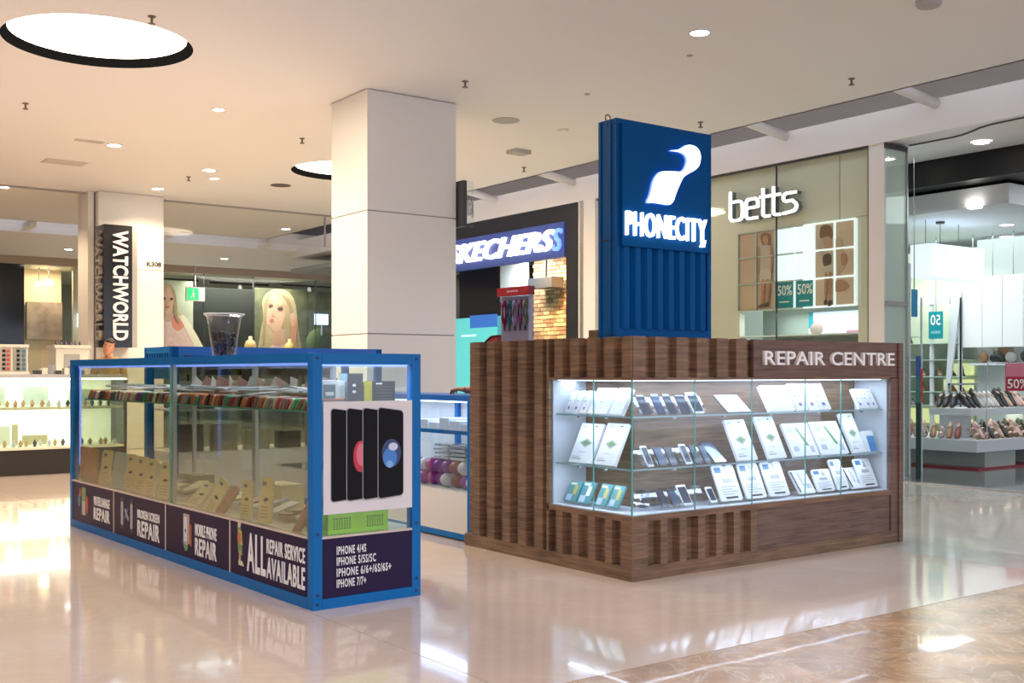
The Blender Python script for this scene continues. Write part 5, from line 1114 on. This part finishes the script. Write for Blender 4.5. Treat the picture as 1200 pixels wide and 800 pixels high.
# white pillar and the greenish glass return
struct('wall_right_7', B(11.08, 7.74, 0, 11.5, 7.95, 3.93), WHITE); 
struct('window_9', B(11.10, 7.722, .02, 11.50, 7.734, 3.87), glass('pillar_green', (.90, .96, .93), 1.5)); struct('trim_18', B(11.08, 7.715, 3.87, 11.52, 7.74, 3.93), DARK); struct('trim_19', B(11.50, 7.71, 0, 11.515, 7.74, 3.93), CHROME)
struct('trim_20', B(11.09, 7.718, 1.60+.44, 11.50, 7.722, 2.09), GREY)
struct('trim_21', B(11.08, 3.5, 0.0, 11.16, 7.7, .012), CHROME)

# interior of the shoe shop
t = thing('pendant_light', 'large rectangular white fabric pendant light in the shoe shop', 'light', (13.4, 8.80, 2.58))
PEN = M('pendant_fabric', (.75, .8, .85), .6, emit=.40, ecol=(.72, .84, 1.0)); PEH = M('pendant_bulb', (1, 1, 1), .5, emit=3, ecol=(.9, .95, 1))
t.location = (13.4, 8.612, 2.56)
B(0, 0, 0, 1.28, .02, .45).build('shade_panel', PEN, t); B(0, .31, 0, 1.28, .33, .45).build('shade_panel', PEN, t); B(0, .02, 0, .02, .31, .45).build('shade_panel', PEN, t); B(1.26, .02, 0, 1.28, .31, .45).build('shade_panel', PEN, t)
B(.02, .02, -.005, 1.26, .31, .005).build('diffuser', PEN, t)
for x in (.22, .64, 1.02): MB().poly(ell(x, .23, .055, .05, 16), PEH, .001, -.0005).build('bright_spot', None, t)
for x in (.1, .45, .9): MB().tube([(x, .16, .45), (x, .16, .79)], .005, 6).build('cable', DARK, t)
MB().lathe([(.06, .76), (.06, .79)], (.45, .16, 0), 14).build('rose', DARK, t)
lamp('pendant_lamp', 'AREA', (14.0, 8.77, 2.53), 10, (.85, .92, 1), size=1.1, size_y=.25)
SHO = 30
for x, y, z, l in [(12.037, 7.094, 3.945, 'bright spotlight under the sweeping white bulkhead'), (13.0, 7.75, 3.35, 'inner shop downlight nearest the black ceiling recess'), (14.873, 8.379, 3.35, 'inner shop downlight, upper of the close pair'), (16.163, 9.12, 3.35, 'inner shop downlight, lower of the close pair')]:
    downlight(x, y, z, l, 15, (.88, .94, 1), r=.09, group='shoe shop downlights')
downlight(12.0, 7.98 + .3, 3.945, 'spotlight just right of the green glass pillar', 18, (.9, .95, 1), r=.08, group='shoe shop downlights')
lamp('shoe_shop_fill', 'AREA', (14.8, 9.6, 3.3), 24, (.85, .95, .95), size=3)
lamp('shoe_shop_fill', 'AREA', (14.5, 6.0, 3.65), 26, (.85, .95, .95), size=3)

# display tiers
WT = M('tier_white', (.62, .66, .70), .3)
lt = thing('display_tier', 'low wide white shoe platform with red skirting nearest the shop entrance', 'platform', (13.1, 7.78, 0))
B(0, 0, .235, 2.35, 1.64, .385).build('top', WT, lt); B(.35, .10, .02, 1.1, 1.5, .235).build('plinth', M('tier_base', (.42, .48, .44), .3), lt); B(1.6, .25, .02, 2.3, 1.5, .235).build('plinth', M('tier_base', (1,1,1)), lt)
B(.1, .04, 0, 2.33, 1.6, .022).build('red_skirting', M('red_skirt', (.30, .02, .04), .3), lt)
ut = thing('display_tier', 'upper white slab shelf of shoes standing on the low platform', 'platform', (13.5, 8.10, .385))
B(0, 0, .30, 1.95, .62, .388).build('top', WT, ut); B(.06, .12, 0, .20, .5, .30).build('leg', WT, ut); B(1.75, .12, 0, 1.89, .5, .30).build('leg', WT, ut)
lamp('tier_glow', 'AREA', (14.6, 8.5, .66), 2, (.95, 1, .7), size=1.8, size_y=.3)

SHOEC = {'black': (.02, .02, .022), 'nude': (.55, .36, .26), 'tan': (.38, .20, .10), 'grey': (.40, .39, .37), 'red brown': (.26, .07, .05), 'silver': (.50, .48, .46), 'navy': (.02, .03, .08), 'rose': (.60, .38, .34)}
def shoe_mesh(kind, mat, parent):
    """low shoe pointing along -x, 0.24 long"""
    sole = [(-.12, .0), (-.115, -.02), (-.08, -.036), (-.02, -.036), (.04, -.026), (.10, -.026), (.12, 0), (.10, .026), (.04, .026), (-.02, .036), (-.08, .036), (-.115, .02)]
    hz = .06 if kind == 'heel' else .012
    def lift(x): return hz * max(0, min(1, (x + .03) / .13)) + .004
    m = MB(); n = len(sole); vs = [(x, y, lift(x)) for x, y in sole] + [(x, y, lift(x) + .008) for x, y in sole]
    m.add(vs, [list(range(n))[::-1], list(range(n, 2 * n))] + [(i, (i + 1) % n, n + (i + 1) % n, n + i) for i in range(n)])
    m.build('sole', M('sole_brown', (.12, .07, .04), .5), parent)
    m = MB(); rings = []
    st = [(-.12, .004, .012), (-.10, .022, .024), (-.06, .032, .036), (-.01, .034, .050), (.04, .026, .060), (.09, .026, .066), (.118, .018, .070)]
    if kind == 'boot': st = st[:4] + [(.03, .032, .15), (.08, .034, .17), (.115, .024, .17)]
    vs = []
    for x, wy, hh in st:
        for i in range(7):
            a = math.pi * i / 6; vs.append((x, wy * math.cos(a), lift(x) + .006 + hh * math.sin(a)))
    if kind == 'sandal':
        for (x0, x1) in ((-.09, -.06), (.02, .04)):
            vv = []
            for x in (x0, x1):
                for i in range(7): a = math.pi * i / 6; vv.append((x, .034 * math.cos(a), lift(x) + .006 + .045 * math.sin(a)))
            MB().add(vv, [(i, i + 1, 8 + i, 7 + i) for i in range(6)]).build('strap', mat, parent, smooth=True)
    else:
        k = len(st)
        m.add(vs, [(j * 7 + i, j * 7 + i + 1, (j + 1) * 7 + i + 1, (j + 1) * 7 + i) for j in range(k - 1) for i in range(6)] + [[(k - 1) * 7 + i for i in range(7)]])
    if m.v: m.build('upper', mat, parent, smooth=True)
    if kind != 'boot' and kind != 'sandal': MB().poly(ell(.055, 0, .05, .018, 12), M('insole', (.30, .22, .16), .6), .002).xf(Matrix.Translation((0, 0, .07 + hz * .7)) @ Matrix.Rotation(R(90), 4, 'X')).build('opening', None, parent)
    if kind == 'heel': MB().prism([(.085, -.012), (.115, -.010), (.115, .010), (.085, .012)], 'z', 0, hz + .004).build('heel', mat, parent)
sp = {}
def shoe(x, y, z, rz, kind, col, label, group):
    key = (kind, col)
    if key not in sp:
        t = thing('shoe', label, 'shoe', (x, y, z), rz, group); t.scale = (1.2, 1.2, 1.2); shoe_mesh(kind, M('shoe_' + col.replace(' ', '_'), SHOEC[col], .4), t); sp[key] = t
    else: t = dup(sp[key], (x, y, z), rz, label, group)
    return t
rnd = random.Random(9)
def shoe_row(n, x0, y0, dx, dy, z, rz, seq, where, row, tilt=28):
    for i in range(n):
        kind, col = seq[i % len(seq)]
        t = shoe(x0 + dx * i, y0 + dy * i, z + (.072 if tilt else 0), rz + rnd.uniform(-.06, .06), kind, col, '%s %s, %s from the left %s' % (col, {'flat': 'flat shoe', 'heel': 'heeled shoe', 'boot': 'ankle boot', 'sandal': 'sandal'}[kind], ordw(i + 1) if dx else ordw(n - i), where), '%s %s, %s' % (col, kind, row))
        if tilt: t.rotation_euler = (0, R(-tilt), t.rotation_euler.z)
# lower tier: rows along the front edge (pointing towards the camera) and along its left side
s1 = [('sandal', 'nude'), ('flat', 'rose'), ('sandal', 'nude'), ('flat', 'black'), ('sandal', 'silver'), ('flat', 'nude'), ('flat', 'black'), ('sandal', 'nude')]
s2 = [('flat', 'red brown'), ('flat', 'tan'), ('sandal', 'nude'), ('flat', 'tan'), ('sandal', 'black'), ('flat', 'nude')]
shoe_row(17, 13.30, 7.95, .115, 0, .385, R(62), s1, 'in the front row on the low platform', 'low platform front row')
shoe_row(13, 13.75, 8.32, .115, .0, .385, R(62), s1[::-1], 'in the second row under the slab', 'low platform second row')
shoe_row(11, 13.28, 8.15, .0, .12, .385, R(25), s2, 'along the left edge of the low platform', 'low platform left edge')
shoe_row(8, 13.56, 8.85, .0, .10, .385, R(25), s2[::-1], 'behind the left edge row, low platform', 'low platform inner row')
s3 = [('flat', 'black'), ('flat', 'black'), ('heel', 'black'), ('flat', 'grey'), ('flat', 'grey'), ('flat', 'silver'), ('flat', 'silver'), ('heel', 'black'), ('heel', 'black'), ('flat', 'nude'), ('heel', 'black'), ('flat', 'rose'), ('flat', 'rose'), ('sandal', 'nude')]
shoe_row(14, 13.66, 8.30, .115, 0, .773, R(70), s3, 'on the upper slab of the platform', 'upper slab row')
shoe_row(3, 13.62, 8.42, .0, .10, .773, R(15), [('flat', 'black')], 'at the left end of the upper slab', 'upper slab left end')
t = thing('shoe_rack', 'cluster of dark navy shoes hanging on a small rack behind the slab', 'rack', (14.7, 8.95, .385)); 
B(-.35, -.02, .0, -.32, .02, .72).build('upright', CHROME, t); B(.32, -.02, .0, .35, .02, .72).build('upright', CHROME, t); B(-.35, -.01, .69, .35, .01, .72).build('bar', CHROME, t)
for k in range(10): shoe(14.42 + k * .062, 8.93, .80 + (k % 2) * .06, R(80), 'flat', 'navy', 'dark navy shoe, %s from the left on the small rack' % ordw(k + 1), 'navy shoes on the rack')
for k in range(2): B(-.33, -.12, .41 + k*.06, .33, .06, .414 + k * .06).build('rail', CHROME, t)

# wall of lit glass shelves
sw = thing('glass_shelving', 'pale lit wall unit of glass shelves with shoes behind the platforms', 'shelving', (15.5, 9.45, 0))
B(.42, 0, 0, .46, 1.35, 3.2).build('back_board', M('lit_green', (.62, .68, .55), .5, noise=.05), sw)
for x_, y_ in ((0, 0.02), (.0, .50), (.0, .98)): B(x_, y_, 0, x_ + .05, y_ + .05, 2.5).build('upright', WT, sw)
MB().prism([(.0, 2.42), (.16, 2.42), (.26, .9), (.20, .9)], 'x', -.04, 0).build('slanted_panel', WT, sw); B(-.02, .2, 2.32, .02, .9, 2.44).build('lintel', WT, sw)
for k, z in enumerate((.75, .963, 1.20, 1.46, 1.715)): B(-.02, 0, z - .012, .42, 1.3, z).build('glass_shelf', M('shelf_frost', (.55, .68, .62), .2, spec=.7), sw)
B(.38, .1, .45, .41, 1.2, .68).build('lit_strip', M('yellow_glow', (.8, .85, .4), .5, emit=.30, ecol=(.85, .95, .45)), sw); B(.38, .05, .98, .41, .55, 1.15).build('lit_strip', MATS['yellow_glow'], sw); B(.38, .05, 1.22, .41, .45, 1.4).build('lit_strip', MATS['yellow_glow'], sw)
names_ = {.75: 'lowest', .963: 'second lowest', 1.20: 'middle', 1.46: 'second highest', 1.715: 'highest'}
sets = {.75: [('flat', 'black', .1), ('flat', 'black', .23), ('heel', 'tan', .55), ('flat', 'silver', .95)], .963: [('flat', 'red brown', .10), ('flat', 'red brown', .24), ('heel', 'tan', .62), ('heel', 'tan', .76), ('flat', 'grey', 1.1)],
        1.20: [('boot', 'black', .10), ('flat', 'black', .25), ('heel', 'nude', .48), ('heel', 'nude', .62), ('heel', 'nude', .76), ('boot', 'black', 1.12)], 1.46: [('flat', 'black', .12), ('flat', 'black', .26), ('flat', 'grey', .62), ('flat', 'black', 1.12)], 1.715: [('flat', 'black', .15), ('heel', 'black', 1.0)]}
for z, lst in sets.items():
    for q_, (kind, col, y) in enumerate(sorted(lst, key=lambda e: -e[2])):
        shoe(15.66, 9.45 + y, z, R(40), kind, col, '%s %s, %s from the left on the %s glass shelf' % (col, {'flat': 'flat shoe', 'heel': 'heeled shoe', 'boot': 'ankle boot'}[kind], ordw(q_ + 1), names_[z]), '%s %s on the %s glass shelf' % (col, kind, names_[z]))
lamp('shelf_wall_lamp', 'AREA', (15.2, 9.9, 2.9), 10, (.95, 1, .8), size=1)
t = thing('sale_sign', 'teal sale sign with reversed number hanging over the glass shelves', 'sign', (15.35, 9.92, 1.78))
B(0, -.24, 0, .01, 0, .42).build('card', TEAL, t); text('50', .17, .16, LETTER, t, (-.002, -.035, .21), rz=R(-90), depth=.002, bold=.02); t.children[-1].scale.x = -1; t.children[-1].location.y = -.205
B(0, -.13, .42, .01, -.12, 1.57).build('hanging_rod', CHROME, t)
B(-.002, -.20, .08, 0, -.04, .12).build('print_line', M('teal_pale', (.2, .5, .55), .4), t)
# white hanging panels and bags under them
for k in range(4):
    a = 9.44 - k * .32
    o = B(0, a - .312, 1.64, .04, a, 2.70).build('white_hanging_panel', M('panel_white', (.78, .80, .82), .35)); o.location = (15.5, 0, 0); tag(o, 'tall white hanging panel, %s from the shelf wall' % ORD[k], 'panel', 'white hanging panels'); B(.015, a - .16, 2.70, .025, a - .15, 3.35).build('hanging_rod', CHROME, o)
struct('wall_right_8', B(15.9, 7.0, 0, 16.0, 9.44, 3.3), M('counter_wall', (.62, .68, .66), .4))
o = B(0, 0, 0, .02, .02, 2.4).build('black_post', BLACK, loc=(15.46, 9.445, .385 - .385)); tag(o, 'thin black post at the edge of the white hanging panels', 'post')
bs = thing('bag_shelf', 'narrow white shelf of bags below the hanging panels', 'shelf', (15.55, 7.9, 1.40)); B(0, 0, -.03, .33, 1.5, 0).build('board', WT, bs); 
for k in range(5): B(.30, .05 + k * .3, 0, .33, .28 + k * .3, .24).build('lit_back', M('niche_brown', (.35, .2, .12), .5) if k % 2 else M('niche_w', (.6, .6, .6), .5), bs)
for k, (y, ww, hh, c_) in enumerate([(9.20, .07, .16, 'tan'), (8.98, .13, .15, 'black'), (8.76, .10, .17, 'grey'), (8.52, .10, .20, 'black'), (8.22, .16, .18, 'black')]):
    o = MB().ball((0, 0, hh / 2), (.07, ww, hh / 2), 12).build('handbag', M('shoe_' + c_, SHOEC[c_]), loc=(15.68, y, 1.402), smooth=True); tag(o, '%s handbag, %s from the left under the white panels' % (c_, ORD[k]), 'handbag')
    MB().tube([(0, -ww * .6, hh * .8), (0, -ww * .3, hh * 1.15), (0, ww * .3, hh * 1.15), (0, ww * .6, hh * .8)], .006, 6).build('handle', M('shoe_' + c_, (1,1,1)), o)
t = thing('sale_sign', 'red and pink half price sign standing on the upper slab', 'sign', (13.62, 7.525, .775)); t.location = (14.05, 8.13, .775)
t.location = (13.40, 7.52, .386)
t.rotation_euler = (0, R(0), R(0)); t.location = (13.40, 7.80, .385)
RS = M('sale_red', (.52, .02, .07), .4); RP = M('sale_pink', (.70, .22, .30), .4)
B(0, -.56, .64, .008, -.23, .99).build('card', RS, t); B(-.002, -.55, .82, 0, -.24, .985).build('pink_half', RP, t); text('50%', .27, .12, LETTER, t, (-.003, -.26, .67), rz=R(-90), depth=.003, bold=.02)
MB().tube([(.004, -.26, .99), (.02, 0.02, 1.0), (.05, .05, .70), (.05, .05, 0)], .008, 8).build('stand', CHROME, t)
MB().tube([(.004, -.3, .99), (.004, -.32, 1.03), (.004, -.3, 1.03)], .004, 6).build('clip', CHROME, t)
# boots behind the green glass
t = thing('boot_shelf', 'small glass shelf of dark boots behind the greenish glass pillar', 'shelf', (11.7, 8.10, 0)); B(0, 0, 1.70, .7, .3, 1.71).build('glass_shelf', GL, t); B(0, 0, 1.42, .7, .3, 1.43).build('glass_shelf', GL, t); B(.68, 0, 0, .7, .02, 2.2).build('upright', WT, t)
for x, z, l in ((11.95, 1.712, 'tall black boot on the upper small glass shelf behind the pillar'), (12.15, 1.712, 'second black boot on the upper small glass shelf behind the pillar'), (12.1, 1.432, 'black boot on the lower small glass shelf behind the pillar')): shoe(x, 8.22, z, R(60), 'boot', 'black', l, 'black boots behind the green glass')
o = B(0, 0, 0, .12, .01, .34).build('teal_notice', M('teal_notice', (.02, .22, .42), .4), loc=(12.1, 8.05, 1.95)); tag(o, 'small blue notice hanging behind the green glass pillar', 'notice'); B(.05, 0, .34, .06, .01, 2.0).build('hanging_rod', CHROME, o)
# tall colourful stand strip behind the kiosk's right end
t = thing('banner_stand', 'narrow colourful banner edge beyond the right end of the kiosk', 'banner', (11.62, 7.62, 0)); B(0, 0, 0, .02, .06, .9).build('lower', M('bn_green', (.02, .06, .05), .4), t); B(0, 0, .9, .02, .06, 1.2).build('middle', M('bn_teal', (.05, .22, .22), .4), t); B(0, 0, 1.2, .02, .06, 1.45).build('upper', M('bn_blue', (.05, .12, .40), .4), t); B(0, -.02, .9, .02, 0, 1.3).build('red_edge', M('bn_red', (.45, .06, .05), .4), t)

# ================================================================== PEOPLE
def person(name, label, loc, rz, skeleton, radii, edges, shirtmat, headp, headrot, extras=None):
    t = thing(name, label, 'person', loc, rz)
    me = bpy.data.meshes.new('body'); me.from_pydata(skeleton, edges, []); 
    o = bpy.data.objects.new('body', me); COL.objects.link(o); o.parent = t
    sk = o.modifiers.new('skin', 'SKIN'); sk.use_smooth_shade = True
    lay = me.skin_vertices[0].data if me.skin_vertices else None
    if lay is None:
        bmx = bmesh.new(); bmx.from_mesh(me); bmx.verts.layers.skin.verify(); bmx.to_mesh(me); bmx.free(); lay = me.skin_vertices[0].data
    for i, r_ in enumerate(radii): lay[i].radius = (r_, r_) if not isinstance(r_, tuple) else r_
    lay[0].use_root = True
    ss = o.modifiers.new('sub', 'SUBSURF'); ss.levels = 2; ss.render_levels = 2
    me.materials.append(shirtmat)
    return t, o
def head(par, c, rx=0, rz=0, tilt=0):
    """head 0.23 tall, face along -y"""
    mt = Matrix.Translation(c) @ Matrix.Rotation(rz, 4, 'Z') @ Matrix.Rotation(tilt, 4, 'Y') @ Matrix.Rotation(rx, 4, 'X')
    m = MB(); n = 20; prof = [(-.118, .022, .030, -.045), (-.105, .042, .052, -.030), (-.08, .056, .070, -.018), (-.05, .064, .082, -.010), (-.02, .069, .090, 0), (.02, .073, .096, .006), (.06, .072, .094, .010), (.09, .060, .078, .012), (.112, .036, .046, .012), (.118, .012, .015, .012)]
    vs = []
    for z, rx_, ry_, oy in prof:
        for i in range(n):
            a = 2 * math.pi * i / n; x = rx_ * math.cos(a); y = ry_ * math.sin(a) + oy
            if i in (15,) and -.03 < z < .03: y -= .012 if z < .01 else .004
            if i in (13, 17) and 0 <= z < .03: y += .006
            vs.append((x, y, z))
    m.add(vs, [(j * n + i, j * n + (i + 1) % n, (j + 1) * n + (i + 1) % n, (j + 1) * n + i) for j in range(len(prof) - 1) for i in range(n)] + [list(range(n))[::-1], [(len(prof) - 1) * n + i for i in range(n)]])
    m.xf(mt); m.build('head', SKIN, par, smooth=True)
    MB().prism([(-.012, -.092), (.012, -.092), (.005, -.112), (-.005, -.112)], 'z', -.03, .005).xf(mt).build('nose', SKIN, par, smooth=False)
    for s in (-1, 1):
        MB().ball((s * .028, -.083, .012), (.012, .006, .006), 10).xf(mt).build('eye', M('eye_white', (.7, .68, .65), .3), par, smooth=True)
        MB().ball((s * .028, -.088, .012), (.005, .003, .005), 8).xf(mt).build('iris', EY, par, smooth=True)
        MB().box(s * .028 - .016, -.092, .026, s * .028 + .016, -.082, .031).xf(mt).build('eyebrow', HAIR, par)
        MB().ball((s * .074, .005, -.005), (.010, .018, .030), 8).xf(mt).build('ear', SKIN, par, smooth=True)
    MB().ball((0, -.086, -.058), (.022, .006, .006), 10).xf(mt).build('mouth', M('lip', (.38, .14, .11), .5), par, smooth=True)
    h = MB().ball((0, .030, .036), (.084, .094, .096), 18).ball((.004, -.040, .082), (.062, .050, .034), 14)
    h.xf(mt); h.build('hair', HAIR, par, smooth=True)
def fingers(par, wrist, d, up, mat, curl=.5, s=1):
    """open relaxed hand: palm and five separate fingers, from the wrist along d"""
    d = Vector(d).normalized(); up = Vector(up).normalized(); side = d.cross(up) * s; w0 = Vector(wrist)
    V = []; E_ = []; Rr = []
    def chain(pts, rs, root=None):
        k = len(V)
        for i, (p_, r_) in enumerate(zip(pts, rs)):
            V.append(tuple(p_)); Rr.append(r_)
            if i: E_.append((k + i - 1, k + i))
    roots = []
    chain([w0 - d * .03, w0, w0 + d * .035, w0 + d * .075], [(.026, .026), (.026, .022), (.036, .017), (.038, .015)]); roots.append(0)
    for q, (off, L_) in enumerate(((-.030, .072), (-.010, .082), (.011, .077), (.030, .060))):
        b0 = w0 + d * .062 + side * off; roots.append(len(V)); a = 0; pts = [b0]
        for f_ in (.38, .33, .29):
            a += curl; pts.append(pts[-1] + (d * math.cos(a) - up * math.sin(a) + side * off * .9) * L_ * f_)
        chain(pts, [.0095, .009, .008, .0065])
    b0 = w0 + d * .02 - side * .022; roots.append(len(V)); chain([b0, b0 - side * .026 + d * .018 - up * .004, b0 - side * .036 + d * .045 - up * .010, b0 - side * .034 + d * .064 - up * .014], [.013, .0115, .010, .008])
    me = bpy.data.meshes.new('hand'); me.from_pydata(V, E_, []); o = bpy.data.objects.new('hand', me); COL.objects.link(o); o.parent = par
    sk = o.modifiers.new('skin', 'SKIN'); sk.use_smooth_shade = True
    bmx = bmesh.new(); bmx.from_mesh(me); bmx.verts.layers.skin.verify(); bmx.to_mesh(me); bmx.free()
    for i, r_ in enumerate(Rr): me.skin_vertices[0].data[i].radius = r_ if isinstance(r_, tuple) else (r_, r_)
    for i in roots: me.skin_vertices[0].data[i].use_root = True
    ss = o.modifiers.new('sub', 'SUBSURF'); ss.levels = 1; ss.render_levels = 1
    me.materials.append(mat); return o
# salesman standing behind the watch counter, only his head shows over the blue cabinet
TS = M('shirt_tan', (.36, .22, .08), .7); 
sk_v = [(0, 0, .95), (0, 0, 1.10), (0, 0, 1.28), (0, .01, 1.42), (0, .01, 1.50), (.09, 0, .90), (.10, -.01, .50), (.10, .02, .09), (.10, -.13, .04), (-.09, 0, .90), (-.10, -.01, .50), (-.10, .02, .09), (-.10, -.13, .04), (.17, .01, 1.40), (.22, .0, 1.14), (.20, -.16, .98), (-.17, .01, 1.40), (-.22, 0, 1.14), (-.20, -.16, .98)]
sk_r = [(.16, .12), (.145, .11), (.165, .115), (.11, .09), (.058, .058), .095, .066, .045, .04, .095, .066, .045, .04, .062, .048, .033, .062, .048, .033]
sk_e = [(0, 1), (1, 2), (2, 3), (3, 4), (0, 5), (5, 6), (6, 7), (7, 8), (0, 9), (9, 10), (10, 11), (11, 12), (3, 13), (13, 14), (14, 15), (3, 16), (16, 17), (17, 18)]
pr1, _ = person('person', 'dark haired man in a tan shirt looking over the far end of the blue cabinet', (4.645, 15.9, 0), R(-20), sk_v, sk_r, sk_e, TS, None, None)
head(pr1, (0, -.01, 1.615), rz=R(-8), tilt=R(12))
MB().lathe([(.055, 1.44), (.052, 1.54)], n=14).build('neck', SKIN, pr1, smooth=True)
fingers(pr1, (.20, -.17, .97), (-.1, -.6, -.6), (0, -.5, .6), SKIN); fingers(pr1, (-.20, -.17, .97), (.1, -.6, -.6), (0, -.5, .6), SKIN, s=-1)
# seated attendant hidden behind the walnut kiosk, forearm resting on the low counter
sx0, sy0 = 5.62, 6.95
DSH = M('shirt_dark', (.03, .03, .05), .7)
pr2 = thing('person', 'person seated behind the walnut kiosk, bare forearm resting on the low blue counter', 'person', (sx0, sy0, 0), 0)
def rel(x, y, z): return (x - sx0, y - sy0, z)
v2 = [rel(5.62, 6.95, .56), rel(5.60, 6.95, .75), rel(5.57, 6.95, .92), rel(5.54, 6.95, 1.06), rel(5.52, 6.95, 1.12),
      rel(5.50, 7.05, .54), rel(5.20, 7.08, .55), rel(5.22, 7.08, .09), rel(5.10, 7.08, .05), rel(5.50, 6.85, .54), rel(5.20, 6.82, .55), rel(5.22, 6.82, .09), rel(5.10, 6.82, .05),
      rel(5.52, 7.12, 1.03), rel(5.40, 7.06, 1.06), rel(5.25, 6.97, 1.13), rel(5.14, 7.00, 1.135), rel(5.52, 6.79, 1.03), rel(5.40, 6.72, .80), rel(5.20, 6.84, .70)]
r2 = [(.15, .12), (.14, .11), (.155, .11), (.10, .085), (.055, .055), .085, .062, .045, .04, .085, .062, .045, .04, .055, .045, .038, .028, .055, .045, .030]
e2 = [(0, 1), (1, 2), (2, 3), (3, 4), (0, 5), (5, 6), (6, 7), (7, 8), (0, 9), (9, 10), (10, 11), (11, 12), (3, 13), (13, 14), (14, 15), (15, 16), (3, 17), (17, 18), (18, 19)]
me = bpy.data.meshes.new('body'); me.from_pydata(v2, e2, []); o = bpy.data.objects.new('body', me); COL.objects.link(o); o.parent = pr2
sk = o.modifiers.new('skin', 'SKIN'); sk.use_smooth_shade = True
bmx = bmesh.new(); bmx.from_mesh(me); bmx.verts.layers.skin.verify(); bmx.to_mesh(me); bmx.free()
for i, r_ in enumerate(r2): me.skin_vertices[0].data[i].radius = r_ if isinstance(r_, tuple) else (r_, r_)
me.skin_vertices[0].data[0].use_root = True
ss = o.modifiers.new('sub', 'SUBSURF'); ss.levels = 2; ss.render_levels = 2; me.materials.append(DSH)
MB().tube([rel(5.24, 6.97, 1.132), rel(5.10, 7.01, 1.136), rel(4.94, 7.07, 1.125), rel(4.80, 7.13, 1.118)], [.044, .046, .036, .028], 14).build('forearm', SKIN, pr2, smooth=True)
fingers(pr2, rel(4.79, 7.135, 1.122), (-.30, .95, .10), (0, 0, 1), SKIN, curl=.42)
head(pr2, rel(5.49, 6.95, 1.235), rx=R(25), rz=R(-70))
st = thing('stool', 'round black stool behind the walnut kiosk', 'stool', (5.66, 6.95, 0)); MB().lathe([(.17, .40), (.18, .42), (.17, .45)], n=20).build('seat', BLACK, st); MB().lathe([(.02, .02), (.02, .40)], n=10).build('column', CHROME, st); MB().lathe([(.18, 0), (.18, .02)], n=20).build('base', CHROME, st)
